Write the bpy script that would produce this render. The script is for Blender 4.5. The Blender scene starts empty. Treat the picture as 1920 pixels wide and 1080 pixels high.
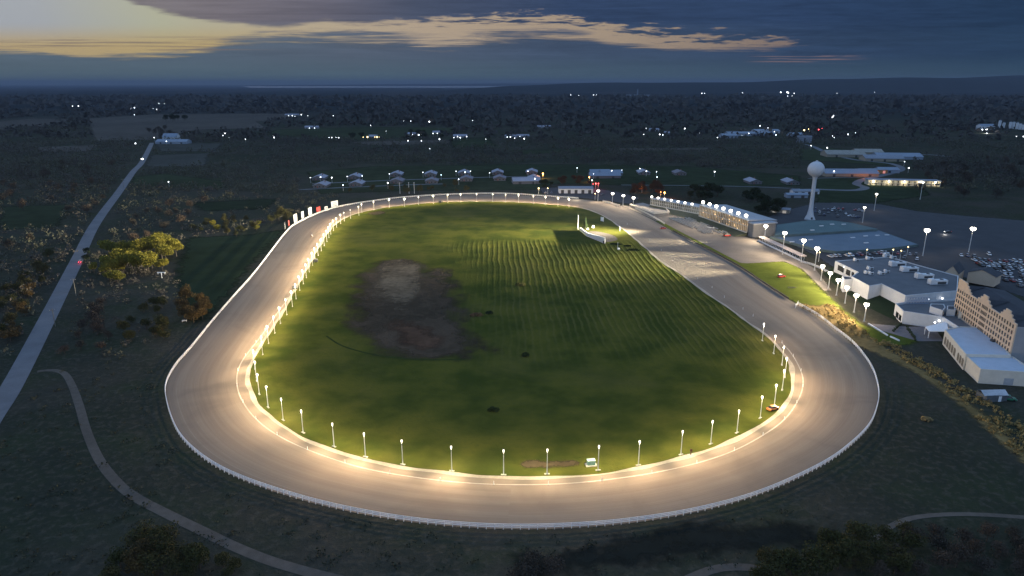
import bpy, math, random
import numpy as np
from mathutils import Vector, Matrix
random.seed(7); rng = np.random.default_rng(7)
SC = bpy.context.scene
COL = SC.collection
D = bpy.data
# ------------------------------------------------------------------ camera
F_PX, CAM_H = 1280.0, 105.0
PITCH = math.atan((540 - 157) / F_PX)
CP, SP = math.cos(PITCH), math.sin(PITCH)
cam = D.cameras.new('camera'); camo = D.objects.new('camera', cam); COL.objects.link(camo)
cam.sensor_width = 36.0; cam.lens = 36.0 * F_PX / 1920.0
cam.clip_start = 1.0; cam.clip_end = 150000.0
camo.location = (0, 0, CAM_H); camo.rotation_euler = (math.pi / 2 - PITCH, 0, 0)
SC.camera = camo

def at(x, y, z=0.0):
    """survey helper: the point of the plane at height z seen in this direction"""
    dx = (x - 960) / F_PX; dy = (540 - y) / F_PX
    d = (dx, CP + dy * SP, -SP + dy * CP)
    t = (z - CAM_H) / d[2]
    return Vector((d[0] * t, d[1] * t, z))

def to_px(p):
    p = np.asarray(p, float)
    z = p[..., 1] * CP - (p[..., 2] - CAM_H) * SP
    u = p[..., 1] * SP + (p[..., 2] - CAM_H) * CP
    return np.stack([960 + F_PX * p[..., 0] / z, 540 - F_PX * u / z], -1)

def s2l(c):
    return tuple(((v / 255) / 12.92 if v / 255 <= 0.04045 else ((v / 255 + 0.055) / 1.055) ** 2.4) for v in c)

# ------------------------------------------------------------------ node helpers
class NT:
    def __init__(self, tree):
        self.t = tree; self.n = tree.nodes; self.l = tree.links
    def node(self, typ, **kw):
        nd = self.n.new(typ)
        for k, v in kw.items(): setattr(nd, k, v)
        return nd
    def put(self, sock, v):
        if isinstance(v, S): v = v.s
        if isinstance(v, bpy.types.NodeSocket): self.l.new(v, sock)
        else: sock.default_value = v
    def math(self, op, *a, clamp=False):
        nd = self.node('ShaderNodeMath', operation=op); nd.use_clamp = clamp
        for i, v in enumerate(a): self.put(nd.inputs[i], v)
        return S(self, nd.outputs[0])
    def smooth(self, a, b, x):
        nd = self.node('ShaderNodeMapRange', interpolation_type='SMOOTHSTEP')
        self.put(nd.inputs[0], x); self.put(nd.inputs[1], a); self.put(nd.inputs[2], b)
        nd.inputs[3].default_value = 0; nd.inputs[4].default_value = 1
        return S(self, nd.outputs[0])
    def mix(self, f, a, b, mode='MIX'):
        nd = self.node('ShaderNodeMix', data_type='RGBA', blend_type=mode)
        nd.clamp_factor = True
        self.put(nd.inputs[0], f)
        for i, v in ((6, a), (7, b)):
            if isinstance(v, tuple): v = (*v[:3], 1)
            self.put(nd.inputs[i], v)
        return S(self, nd.outputs[2])
    def ramp(self, x, pts):
        nd = self.node('ShaderNodeValToRGB'); cr = nd.color_ramp
        pts = sorted(pts)
        while len(cr.elements) < len(pts): cr.elements.new(0.5)
        for e, (p, c) in zip(cr.elements, pts):
            e.position = p; e.color = (*c, 1) if isinstance(c, tuple) else (c, c, c, 1)
        self.put(nd.inputs[0], x)
        return S(self, nd.outputs[0])
    def vec(self, x, y, z=0.0):
        nd = self.node('ShaderNodeCombineXYZ')
        for i, v in enumerate((x, y, z)): self.put(nd.inputs[i], v)
        return S(self, nd.outputs[0])
    def noise(self, v, scale=1.0, detail=4.0, rough=0.55, dist=0.0):
        nd = self.node('ShaderNodeTexNoise')
        if v is not None: self.put(nd.inputs['Vector'], v)
        nd.inputs['Scale'].default_value = scale; nd.inputs['Detail'].default_value = detail
        nd.inputs['Roughness'].default_value = rough; nd.inputs['Distortion'].default_value = dist
        return S(self, nd.outputs[0])
    def sep(self, v):
        nd = self.node('ShaderNodeSeparateXYZ'); self.put(nd.inputs[0], v)
        return [S(self, o) for o in nd.outputs]
    def pos(self):
        return S(self, self.node('ShaderNodeNewGeometry').outputs['Position'])
class S:
    def __init__(self, nt, s): self.nt = nt; self.s = s
    def __add__(self, o): return self.nt.math('ADD', self, o)
    def __radd__(self, o): return self.nt.math('ADD', o, self)
    def __sub__(self, o): return self.nt.math('SUBTRACT', self, o)
    def __rsub__(self, o): return self.nt.math('SUBTRACT', o, self)
    def __mul__(self, o): return self.nt.math('MULTIPLY', self, o)
    def __rmul__(self, o): return self.nt.math('MULTIPLY', o, self)
    def __truediv__(self, o): return self.nt.math('DIVIDE', self, o)

# ------------------------------------------------------------------ materials
def new_mat(name):
    m = D.materials.new(name); m.use_nodes = True
    nt = NT(m.node_tree); b = m.node_tree.nodes['Principled BSDF']
    return m, nt, b
MATS = {}
def M(name, col=None, rough=0.7, var=0.25, scale=1.5, spec=0.3, metal=0.0):
    """plain weathered material: colour broken up by two sizes of noise"""
    if name in MATS: return MATS[name]
    m, nt, b = new_mat(name)
    p = nt.pos()
    n = nt.noise(p, scale, 5, 0.6); n2 = nt.noise(p, scale * 0.13, 3, 0.5)
    f = nt.smooth(0.25, 0.75, (n + n2) * 0.5)
    lo = tuple(c * (1 - var) for c in col); hi = tuple(min(1, c * (1 + var)) for c in col)
    nt.put(b.inputs['Base Color'], nt.mix(f, lo, hi))
    b.inputs['Roughness'].default_value = rough
    b.inputs['Specular IOR Level'].default_value = spec; b.inputs['Metallic'].default_value = metal
    MATS[name] = m
    return m
def EM(name, col, strength, base=(0.6, 0.6, 0.6)):
    if name in MATS: return MATS[name]
    m, nt, b = new_mat(name)
    b.inputs['Base Color'].default_value = (*base, 1)
    b.inputs['Emission Color'].default_value = (*col, 1); b.inputs['Emission Strength'].default_value = strength
    m.cycles.emission_sampling = 'NONE'
    MATS[name] = m
    return m

# ------------------------------------------------------------------ mesh builder
class MB:
    def __init__(self): self.v = []; self.f = []
    def add(self, vs, fs):
        o = len(self.v); self.v += [tuple(v) for v in vs]; self.f += [tuple(i + o for i in f) for f in fs]; return self
    def box(self, c, s, rz=0.0, base=True):
        """c = centre of the bottom (base) or of the box, s = full sizes"""
        cx, cy, cz = c; hx, hy, hz = s[0] / 2, s[1] / 2, s[2]
        z0, z1 = (cz, cz + hz) if base else (cz - hz / 2, cz + hz / 2)
        ca, sa = math.cos(rz), math.sin(rz)
        vs = []
        for z in (z0, z1):
            for x, y in ((-hx, -hy), (hx, -hy), (hx, hy), (-hx, hy)):
                vs.append((cx + x * ca - y * sa, cy + x * sa + y * ca, z))
        return self.add(vs, [(3, 2, 1, 0), (4, 5, 6, 7), (0, 1, 5, 4), (1, 2, 6, 5), (2, 3, 7, 6), (3, 0, 4, 7)])
    def prism(self, poly, z0, z1):
        n = len(poly)
        a = sum(poly[i][0] * poly[(i + 1) % n][1] - poly[(i + 1) % n][0] * poly[i][1] for i in range(n))
        if a < 0: poly = poly[::-1]
        vs = [(p[0], p[1], z0) for p in poly] + [(p[0], p[1], z1) for p in poly]
        fs = [tuple(range(n - 1, -1, -1)), tuple(range(n, 2 * n))]
        fs += [(i, (i + 1) % n, n + (i + 1) % n, n + i) for i in range(n)]
        return self.add(vs, fs)
    def hexa(self, p):   # 8 corners: bottom 4, top 4
        return self.add(p, [(3, 2, 1, 0), (4, 5, 6, 7), (0, 1, 5, 4), (1, 2, 6, 5), (2, 3, 7, 6), (3, 0, 4, 7)])
    def cyl(self, a, b, r0, r1=None, n=8):
        r1 = r0 if r1 is None else r1
        a = Vector(a); b = Vector(b); d = (b - a).normalized()
        u = d.orthogonal().normalized(); w = d.cross(u)
        vs = []
        for c, r in ((a, r0), (b, r1)):
            for i in range(n):
                t = 2 * math.pi * i / n
                vs.append(c + (u * math.cos(t) + w * math.sin(t)) * r)
        fs = [(i, (i + 1) % n, n + (i + 1) % n, n + i) for i in range(n)] + [tuple(range(n - 1, -1, -1)), tuple(range(n, 2 * n))]
        return self.add(vs, fs)
    def lathe(self, prof, c=(0, 0, 0), n=12, axis=None):
        """prof: list of (r, z)"""
        vs = []; fs = []
        R = Matrix.Identity(3) if axis is None else Vector((0, 0, 1)).rotation_difference(Vector(axis)).to_matrix()
        for r, z in prof:
            for i in range(n):
                t = 2 * math.pi * i / n
                vs.append(R @ Vector((r * math.cos(t), r * math.sin(t), z)) + Vector(c))
        for j in range(len(prof) - 1):
            for i in range(n):
                fs.append((j * n + i, j * n + (i + 1) % n, (j + 1) * n + (i + 1) % n, (j + 1) * n + i))
        fs += [tuple(range(n - 1, -1, -1)), tuple(range((len(prof) - 1) * n, len(prof) * n))]
        return self.add(vs, fs)
    def ball(self, c, r, n=10, m=7, sz=None):
        sx, sy, s3 = sz or (1, 1, 1)
        vs = []; fs = []
        for j in range(m + 1):
            ph = math.pi * (0.02 + 0.96 * j / m) - math.pi / 2
            for i in range(n):
                t = 2 * math.pi * i / n
                vs.append((c[0] + r * sx * math.cos(ph) * math.cos(t), c[1] + r * sy * math.cos(ph) * math.sin(t), c[2] + r * s3 * math.sin(ph)))
        for j in range(m):
            for i in range(n):
                fs.append((j * n + i, j * n + (i + 1) % n, (j + 1) * n + (i + 1) % n, (j + 1) * n + i))
        fs += [tuple(range(n - 1, -1, -1)), tuple(range(m * n, (m + 1) * n))]
        return self.add(vs, fs)
    def sheet(self, poly, z):
        n = len(poly)
        a = sum(poly[i][0] * poly[(i + 1) % n][1] - poly[(i + 1) % n][0] * poly[i][1] for i in range(n))
        if a < 0: poly = poly[::-1]
        return self.add([(p[0], p[1], z) for p in poly], [tuple(range(n))])
    def build(self, name, mat, parent=None, smooth=False, origin=None, local=True):
        me = D.meshes.new(name)
        o = Vector((0, 0, 0))
        if origin is not None: o = Vector(origin)
        elif parent is not None and not local: o = Vector(parent.location)
        me.from_pydata([(v[0] - o.x, v[1] - o.y, v[2] - o.z) for v in self.v], [], self.f)
        for mm in (mat if isinstance(mat, (list, tuple)) else [mat]): me.materials.append(mm)
        if smooth: me.polygons.foreach_set('use_smooth', [True] * len(me.polygons))
        me.update()
        ob = D.objects.new(name, me); COL.objects.link(ob)
        if parent is not None: ob.parent = parent
        if origin is not None and parent is None: ob.location = o
        return ob
def tag(o, label=None, cat=None, group=None, kind=None):
    if label: o['label'] = label
    if cat: o['category'] = cat
    if group: o['group'] = group
    if kind: o['kind'] = kind
    return o
def thing(name, label, cat, loc=(0, 0, 0), rz=0.0, group=None, kind=None):
    o = D.objects.new(name, None); COL.objects.link(o)
    o.location = loc; o.rotation_euler = (0, 0, rz)
    return tag(o, label, cat, group, kind)
KIDS = {}
def kids_of(o): return [c for c in D.objects if c.parent is o]
def dup(proto, loc, rz, label, group=None, scale=None, mats=None):
    """copy of a thing, its parts and its sub-parts"""
    key = proto.name
    if key not in KIDS: KIDS[key] = [(c, kids_of(c)) for c in kids_of(proto)]
    r = proto.copy(); COL.objects.link(r)
    r.location = loc; r.rotation_euler = (0, 0, rz); r['label'] = label
    if group: r['group'] = group
    if scale: r.scale = scale if isinstance(scale, tuple) else (scale,) * 3
    for c, gs in KIDS[key]:
        d = c.copy(); COL.objects.link(d); d.parent = r
        for g in gs:
            e = g.copy(); COL.objects.link(e); e.parent = d
    return r
def spot(name, loc, target, watts, angle, blend=1.0, col=(1, 0.86, 0.64), r=0.3, parent=None):
    l = D.lights.new(name, 'SPOT'); l.energy = watts; l.spot_size = math.radians(angle); l.spot_blend = blend
    l.color = col; l.shadow_soft_size = r
    o = D.objects.new(name, l); COL.objects.link(o)
    o.location = loc
    d = Vector(target) - Vector(loc)
    o.rotation_euler = d.to_track_quat('-Z', 'Y').to_euler()
    return o
def point(name, loc, watts, col=(1, 0.5, 0.2), r=0.3):
    l = D.lights.new(name, 'POINT'); l.energy = watts; l.color = col; l.shadow_soft_size = r
    o = D.objects.new(name, l); COL.objects.link(o); o.location = loc
    return o
def catmull(pts, step, closed=True):
    """smooth curve through 2-D points, resampled evenly"""
    P = [Vector((p[0], p[1])) for p in pts]; n = len(P); out = []
    for i in range(n if closed else n - 1):
        g = lambda k: P[k % n] if closed else P[max(0, min(n - 1, k))]
        p0, p1, p2, p3 = g(i - 1), g(i), g(i + 1), g(i + 2)
        for k in range(12):
            t = k / 12
            out.append(0.5 * ((2 * p1) + (p2 - p0) * t + (2 * p0 - 5 * p1 + 4 * p2 - p3) * t * t + (3 * p1 - p0 - 3 * p2 + p3) * t ** 3))
    if not closed: out.append(P[-1])
    return resample(out, step, closed)
def resample(pts, step, closed):
    pts = list(pts)
    if closed: pts.append(pts[0])
    L = [0]
    for a, b in zip(pts, pts[1:]): L.append(L[-1] + (b - a).length)
    n = max(2, round(L[-1] / step)); res = []; j = 0
    for k in range(n if closed else n + 1):
        s = L[-1] * k / n
        while j < len(L) - 2 and L[j + 1] < s: j += 1
        t = (s - L[j]) / max(1e-9, L[j + 1] - L[j])
        res.append(pts[j].lerp(pts[j + 1], t))
    return res
def relax(pts, k, closed=True):
    for _ in range(k):
        n = len(pts)
        if closed: pts = [(pts[i - 1] + pts[i] * 2 + pts[(i + 1) % n]) / 4 for i in range(n)]
        else: pts = [pts[0]] + [(pts[i - 1] + pts[i] * 2 + pts[i + 1]) / 4 for i in range(1, n - 1)] + [pts[-1]]
    return pts
def ribbon(pts, widths, closed=False):
    """left and right edges of a strip along a centre line"""
    n = len(pts); A = []; B = []
    for i in range(n):
        a = pts[i - 1] if (closed or i > 0) else pts[i]
        b = pts[(i + 1) % n] if (closed or i < n - 1) else pts[i]
        t = (b - a).normalized(); nn = Vector((-t.y, t.x)); w = widths[i] / 2 if hasattr(widths, '__len__') else widths / 2
        A.append(pts[i] + nn * w); B.append(pts[i] - nn * w)
    return A, B
def strip_mesh(A, B, z, cross=1, closed=False, uvscale=None):
    """quad strip between two equally long lines, U along in metres, V across 0..1"""
    n = len(A); vs = []; uv = []; s = 0
    for i in range(n):
        if i: s += (A[i] - A[i - 1]).length
        for k in range(cross + 1):
            p = A[i].lerp(B[i], k / cross); vs.append((p.x, p.y, z)); uv.append((s, k / cross))
    fs = []
    for i in range(n if closed else n - 1):
        j = (i + 1) % n
        for k in range(cross):
            fs.append((i * (cross + 1) + k, i * (cross + 1) + k + 1, j * (cross + 1) + k + 1, j * (cross + 1) + k))
    return vs, fs, uv
def mesh_uv(name, vs, fs, uv, mat):
    me = D.meshes.new(name); me.from_pydata(vs, [], fs)
    if me.polygons[0].normal.z < 0: me.flip_normals()
    l = me.uv_layers.new(name='UVMap')
    for lp in me.loops: l.data[lp.index].uv = uv[lp.vertex_index]
    me.materials.append(mat); me.update()
    o = D.objects.new(name, me); COL.objects.link(o); return o
def V2(x, y): 
    p = at(x, y); return Vector((p.x, p.y))
def inside(poly, x, y):
    """points in a polygon, arrays"""
    poly = np.asarray(poly, float); r = np.zeros(np.shape(x), bool); n = len(poly)
    for i in range(n):
        x1, y1 = poly[i]; x2, y2 = poly[(i + 1) % n]
        c = ((y1 > y) != (y2 > y)) & (x < (x2 - x1) * (y - y1) / (y2 - y1 + 1e-12) + x1)
        r ^= c
    return r
ORD = ['first', 'second', 'third', 'fourth', 'fifth', 'sixth', 'seventh', 'eighth', 'ninth', 'tenth', 'eleventh', 'twelfth', 'thirteenth', 'fourteenth', 'fifteenth', 'sixteenth', 'seventeenth', 'eighteenth', 'nineteenth', 'twentieth']
ORD += ['twenty-' + w for w in ORD[:9]] + ['thirtieth'] + ['thirty-' + w for w in ORD[:9]] + ['fortieth'] + ['forty-' + w for w in ORD[:9]]
AMB = (0.25, 0.42, 0.73); LAMP_W, FLOOD_W, LOT_W, STAND_W, FARW = 17500, 50000, 4500, 56000, 330.0
HAZE, HAZE_C = 4.6e-5, (0.27, 0.32, 0.42, 1)
# ------------------------------------------------------------------ world: dusk sky
W = D.worlds.new('World'); SC.world = W; W.use_nodes = True
wt = NT(W.node_tree)
for nd in list(wt.n): wt.n.remove(nd)
tc = wt.node('ShaderNodeTexCoord')
dx_, dy_, dz_ = wt.sep(S(wt, tc.outputs['Generated']))
yy = wt.math('MAXIMUM', dy_, 0.08)
u_ = dx_ / yy; w_ = dz_ / yy
X = (960 + 1226 * u_ * (1 - 0.3 * w_)) / 1920.0      # azimuth, 0..1 over the western sky
Y = 157 - 1443 * w_                                   # elevation, 157 at the horizon, 0 at 6 degrees
cv = wt.vec(X * 9.0, Y * 0.085, 0.0)
n1 = wt.noise(cv, 0.55, 6, 0.55, 0.6) - 0.5
n2 = wt.noise(wt.vec(X * 30.0, Y * 0.13, 3.0), 1.0, 5, 0.6, 0.3) - 0.5
n3 = wt.noise(wt.vec(X * 7.0, Y * 0.30, 7.0), 1.0, 5, 0.55, 0.2)
def fcurve(x, pts):
    nd = wt.node('ShaderNodeFloatCurve'); c = nd.mapping.curves[0]
    nd.mapping.use_clip = False
    while len(c.points) < len(pts): c.points.new(0.5, 0.5)
    for p, (a, b) in zip(c.points, pts): p.location = (a, b); p.handle_type = 'AUTO'
    nd.mapping.update(); wt.put(nd.inputs['Value'], x); return S(wt, nd.outputs[0])
Xc = wt.math('MINIMUM', wt.math('MAXIMUM', X, 0.0), 1.0)
px_ = lambda v: v / 1920.0
py_ = lambda v: (v + 100) / 300.0
yb = fcurve(Xc, [(px_(x), py_(y)) for x, y in ((0, 97), (150, 98), (300, 103), (420, 97), (520, 72), (640, 63), (760, 66), (850, 78), (950, 60), (1060, 62), (1130, 80), (1260, 89), (1360, 92), (1450, 82), (1500, 40), (1920, 30))]) * 300 - 100
yt = fcurve(Xc, [(px_(x), py_(y)) for x, y in ((0, -95), (270, -60), (330, -6), (400, 20), (500, 42), (590, 50), (640, 40), (720, 42), (850, 38), (960, 34), (1060, 40), (1180, 58), (1300, 73), (1400, 78), (1470, 90), (1560, 95), (1920, 95))]) * 300 - 100
rightness = wt.smooth(0.33, 0.52, X)
mott = wt.noise(wt.vec(X * 46.0, Y * 0.16, 11.0), 1.0, 6, 0.62, 0.4) - 0.5
wisp = wt.noise(wt.vec(X * 16.0, Y * 0.11, 5.0), 1.0, 6, 0.6, 0.8) - 0.5
wT = 34.0 + 12.0 * rightness
top = wt.smooth(-0.16, 0.16, (Y - yt) / wT + n1 * 0.8 + (wisp * 1.3 + mott * 2.1) * (0.2 + rightness * 0.8))
softb = wt.smooth(0.22, 0.30, X) * (1 - wt.smooth(0.5, 0.6, X))
wB = 13.0 + 18.0 * softb
bot = 1 - wt.smooth(-0.5, 0.5, (Y - yb) / wB + n1 * 1.5 + wisp * 2.2 + n2 * 0.8 + (n3 - 0.5) * 1.5)
clear = top * bot
C = s2l
bright = wt.ramp(X, [(0.0, C((166, 172, 181))), (0.1, C((168, 172, 176))), (0.2, C((180, 180, 156))), (0.3, C((186, 172, 146))), (0.42, C((180, 162, 140))), (0.6, C((164, 146, 126))), (0.75, C((128, 112, 104)))])
edge = wt.smooth(38, 88, Y) * (1 - wt.smooth(0.24, 0.42, X))
bright = wt.mix(edge * 0.85, bright, C((190, 164, 108)))
upper = wt.ramp(X, [(0.12, C((140, 134, 132))), (0.25, C((120, 114, 120))), (0.34, C((102, 100, 112))), (0.42, C((74, 83, 104))), (0.55, C((51, 69, 100))), (0.75, C((43, 63, 94))), (1.0, C((31, 53, 78)))])
lower = wt.ramp(X, [(0.0, C((90, 105, 116))), (0.2, C((90, 105, 118))), (0.36, C((86, 97, 112))), (0.52, C((68, 83, 105))), (0.75, C((48, 67, 94))), (1.0, C((35, 58, 83)))])
hor = wt.ramp(X, [(0.0, C((92, 109, 112))), (0.35, C((84, 104, 112))), (0.6, C((70, 91, 102))), (1.0, C((45, 70, 84)))])
lower = wt.mix(wt.smooth(95, 150, Y), lower, hor)
cloud = wt.mix(wt.smooth(30, 75, Y + n1 * 20), upper, lower)
mod = 1 + (n1 * 0.7 + mott * 0.55 * rightness + wisp * 0.5) * (1 - wt.smooth(85, 140, Y)) + (n3 - 0.5) * 0.35
cloud = wt.mix(1.0, cloud, wt.vec(mod, mod, mod), 'MULTIPLY')
col = wt.mix(clear, cloud, bright)
# thin dark streaks in the yellow band, thin peach streaks in the slate on the right
st = wt.smooth(0.52, 0.62, n3) * wt.smooth(62, 76, Y) * (1 - wt.smooth(88, 99, Y)) * (1 - wt.smooth(0.24, 0.34, X))
col = wt.mix(st * 0.75, col, C((122, 110, 104)))
ps = wt.smooth(0.5, 0.6, n3 + n2 * 0.25) * wt.smooth(98, 103, Y) * (1 - wt.smooth(114, 120, Y)) * wt.smooth(0.70, 0.73, X) * (1 - wt.smooth(0.78, 0.82, X))
col = wt.mix(ps * 0.8, col, C((132, 108, 106)))
# out of the photograph's sight: clear dusk dome from the sky model over a blue overcast
sky = wt.node('ShaderNodeTexSky', sky_type='NISHITA'); sky.sun_disc = False
SUN_EL, SUN_AZ = math.radians(1.5), math.radians(-38)
sky.sun_elevation = SUN_EL; sky.sun_rotation = SUN_AZ; sky.altitude = 200; sky.air_density = 1.2; sky.dust_density = 1.5
skyl = wt.node('ShaderNodeMix', data_type='RGBA', blend_type='MULTIPLY'); skyl.inputs[0].default_value = 1
wt.put(skyl.inputs[6], S(wt, sky.outputs[0])); skyl.inputs[7].default_value = (0.08, 0.08, 0.08, 1)
dome = wt.mix(1.0, S(wt, skyl.outputs[2]), AMB, 'ADD')
front = wt.smooth(0.25, 0.6, dy_) * (1 - wt.smooth(0.11, 0.30, w_))
final = wt.mix(front, dome, col)
bg = wt.node('ShaderNodeBackground'); wt.put(bg.inputs[0], final); bg.inputs[1].default_value = 1.0
out = wt.node('ShaderNodeOutputWorld'); wt.l.new(bg.outputs[0], out.inputs[0])
sl = D.lights.new('sun', 'SUN'); sl.energy = 0.06; sl.angle = math.radians(12); sl.color = (1, 0.8, 0.6)
so = D.objects.new('sun', sl); COL.objects.link(so)
sd = Vector((math.sin(SUN_AZ) * math.cos(SUN_EL), math.cos(SUN_AZ) * math.cos(SUN_EL), math.sin(math.radians(6))))
so.rotation_euler = (-sd).to_track_quat('-Z', 'Y').to_euler()
vs_ = SC.view_settings; vs_.view_transform = 'Standard'; vs_.look = 'None'; vs_.exposure = 0; vs_.gamma = 1
SC.cycles.use_denoising = True; SC.cycles.max_bounces = 4; SC.cycles.diffuse_bounces = 2; SC.cycles.glossy_bounces = 2
SC.cycles.transparent_max_bounces = 4; SC.cycles.volume_bounces = 0; SC.cycles.sample_clamp_indirect = 4
SC.cycles.caustics_reflective = False; SC.cycles.caustics_refractive = False
# ------------------------------------------------------------------ the setting: terrain
def ground_material():
    m, nt, b = new_mat('ground')
    p = nt.pos(); x, y, z = nt.sep(p)
    near = nt.noise(p, 0.035, 6, 0.6); fine = nt.noise(p, 0.45, 5, 0.65); mid = nt.noise(p, 0.009, 5, 0.6, 0.5)
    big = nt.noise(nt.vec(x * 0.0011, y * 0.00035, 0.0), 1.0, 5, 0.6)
    a = nt.mix(nt.smooth(0.38, 0.62, mid), (0.030, 0.034, 0.025), (0.056, 0.051, 0.041))
    a = nt.mix(nt.smooth(0.40, 0.7, near), a, (0.034, 0.042, 0.025))
    a = nt.mix(nt.smooth(0.46, 0.7, fine) * 0.7, a, (0.076, 0.068, 0.053))
    spk = nt.noise(p, 1.6, 3, 0.7)
    a = nt.mix(nt.smooth(0.55, 0.72, spk) * 0.6, a, (0.012, 0.015, 0.011))
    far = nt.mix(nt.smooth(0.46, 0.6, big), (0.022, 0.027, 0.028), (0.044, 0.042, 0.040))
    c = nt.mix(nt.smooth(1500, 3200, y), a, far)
    nt.put(b.inputs['Base Color'], c); b.inputs['Roughness'].default_value = 1; b.inputs['Specular IOR Level'].default_value = 0
    bp = nt.node('ShaderNodeBump'); bp.inputs['Strength'].default_value = 0.5; bp.inputs['Distance'].default_value = 0.8
    nt.put(bp.inputs['Height'], fine); nt.put(b.inputs['Normal'], S(nt, bp.outputs[0]))
    return m
g = MB()
xs = [-42000, -20000, -8000, -3000, -1200, -600, -300, 0, 300, 600, 1200, 3000, 8000, 20000, 42000]
ys = [-1500, -300, 0, 300, 700, 1200, 2000, 4000, 8000, 15000, 25000, 46000]
for yv in ys:
    for xv in xs: g.v.append((xv, yv, 0))
nx = len(xs)
for j in range(len(ys) - 1):
    for i in range(nx - 1): g.f.append((j * nx + i, j * nx + i + 1, (j + 1) * nx + i + 1, (j + 1) * nx + i))
GM = ground_material()
tag(g.build('ground', GM), kind='structure')
# low wooded hills closing the horizon, higher towards the right
def hills(y0, depth, prof, name):
    n = 90; mb = MB(); rows = 9
    for j in range(rows):
        s = j / (rows - 1)
        for i in range(n):
            t = i / (n - 1); X0 = (-0.9 + 1.9 * t) * y0
            pxx = 960 + 1226 * (X0 / y0)
            hgt = np.interp(pxx, [a for a, _ in prof], [b for _, b in prof])
            hgt *= 1 + 0.05 * math.sin(t * 37) + 0.035 * math.sin(t * 83 + 1)
            mb.v.append((X0, y0 + depth * (s - 0.5), hgt * math.sin(math.pi * s) ** 0.8 - 0.5))
    for j in range(rows - 1):
        for i in range(n - 1): mb.f.append((j * n + i, j * n + i + 1, (j + 1) * n + i + 1, (j + 1) * n + i))
    return tag(mb.build(name, MATS['far_wood'], smooth=True), kind='structure')
M('far_wood', (0.020, 0.024, 0.022), 1.0, 0.3, 0.004, 0.0)
hills(12000, 5000, [(-400, 0), (850, 0), (950, 70), (1050, 108), (1150, 120), (1300, 128), (1500, 172), (1700, 212), (1920, 250), (2400, 262)], 'hills')
hills(33000, 3500, [(-400, 10), (400, 30), (520, 40), (800, 95), (980, 130), (1200, 150), (2400, 180)], 'hills')
# lake: a bright strip of water just under the horizon
lm, lnt, lb = new_mat('lake_water')
lb.inputs['Base Color'].default_value = (0.18, 0.22, 0.25, 1); lb.inputs['Roughness'].default_value = 0.25; lb.inputs['Specular IOR Level'].default_value = 1.0
q = MB(); q.sheet([(-7300, 19800), (-2500, 20200), (900, 20500), (600, 31000), (-11800, 31000)], 1.5)
tag(q.build('lake', lm), kind='structure')

def feathered(mat, f):
    """copy of a material whose sheet frays out at its edge (attribute d = metres inside the edge)"""
    key = mat.name + '_frayed_%g' % f
    if key in MATS: return MATS[key]
    m = mat.copy(); m.name = key; nt = NT(m.node_tree); b = m.node_tree.nodes['Principled BSDF']
    at_ = nt.node('ShaderNodeAttribute', attribute_name='d'); d = S(nt, at_.outputs['Fac'])
    p = nt.pos(); n = nt.noise(p, 0.9 / f, 5, 0.65) - 0.5
    nt.put(b.inputs['Alpha'], nt.smooth(-0.5 * f, 0.5 * f, d + n * (2.4 * f)))
    MATS[key] = m; return m
def frayed(name, pts, mat, z, f):
    P = np.array([(p.x, p.y) for p in pts]); x0, y0 = P.min(0) - f; x1, y1 = P.max(0) + f
    cs = max(0.5, f * 0.45, math.sqrt((x1 - x0) * (y1 - y0) / 9000)); nx_, ny_ = int((x1 - x0) / cs) + 2, int((y1 - y0) / cs) + 2
    gx, gy = np.meshgrid(x0 + np.arange(nx_) * cs, y0 + np.arange(ny_) * cs); Q = np.stack([gx.ravel(), gy.ravel()], -1)
    dist = np.full(len(Q), 1e9)
    for a, b in zip(P, np.roll(P, -1, 0)):
        e = b - a; t = np.clip(((Q - a) @ e) / max(1e-9, e @ e), 0, 1); dist = np.minimum(dist, np.linalg.norm(Q - a - t[:, None] * e, axis=1))
    d = np.where(inside(P, Q[:, 0], Q[:, 1]), dist, -dist)
    ok = d > -1.2 * f
    idx = np.arange(len(Q)).reshape(ny_, nx_); quads = np.stack([idx[:-1, :-1], idx[:-1, 1:], idx[1:, 1:], idx[1:, :-1]], -1).reshape(-1, 4)
    quads = quads[ok[quads].any(1)]
    u, inv = np.unique(quads, return_inverse=True)
    me = D.meshes.new(name); me.from_pydata([(Q[i, 0], Q[i, 1], z) for i in u], [], inv.reshape(-1, 4).tolist())
    at_ = me.attributes.new('d', 'FLOAT', 'POINT'); at_.data.foreach_set('value', d[u].astype(np.float32))
    me.materials.append(feathered(mat, f)); me.update()
    o = D.objects.new(name, me); COL.objects.link(o); return o
def field(name, pxpoly, mat, z, smooth_px=False, sub=None, fray=None):
    pts = [V2(*p) for p in pxpoly]
    if smooth_px: pts = catmull(pts, sub or 4.0)
    if fray: return tag(frayed(name, pts, mat, z, fray), kind='structure')
    return tag(MB().sheet([(p.x, p.y) for p in pts], z).build(name, mat), kind='structure')
stub = M('stubble', (0.085, 0.075, 0.064), 1, 0.25, 0.03, 0.0)
hay = M('pasture', (0.038, 0.046, 0.026), 1, 0.35, 0.03, 0.0)
dull = M('fallow', (0.060, 0.060, 0.052), 1, 0.3, 0.03, 0.0)
lawn = M('lawn_grass', (0.032, 0.041, 0.023), 1, 0.35, 0.08, 0.0)
meadow = M('meadow_grass', (0.020, 0.030, 0.017), 1, 0.4, 0.06, 0.0)
FIELDS = []
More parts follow.
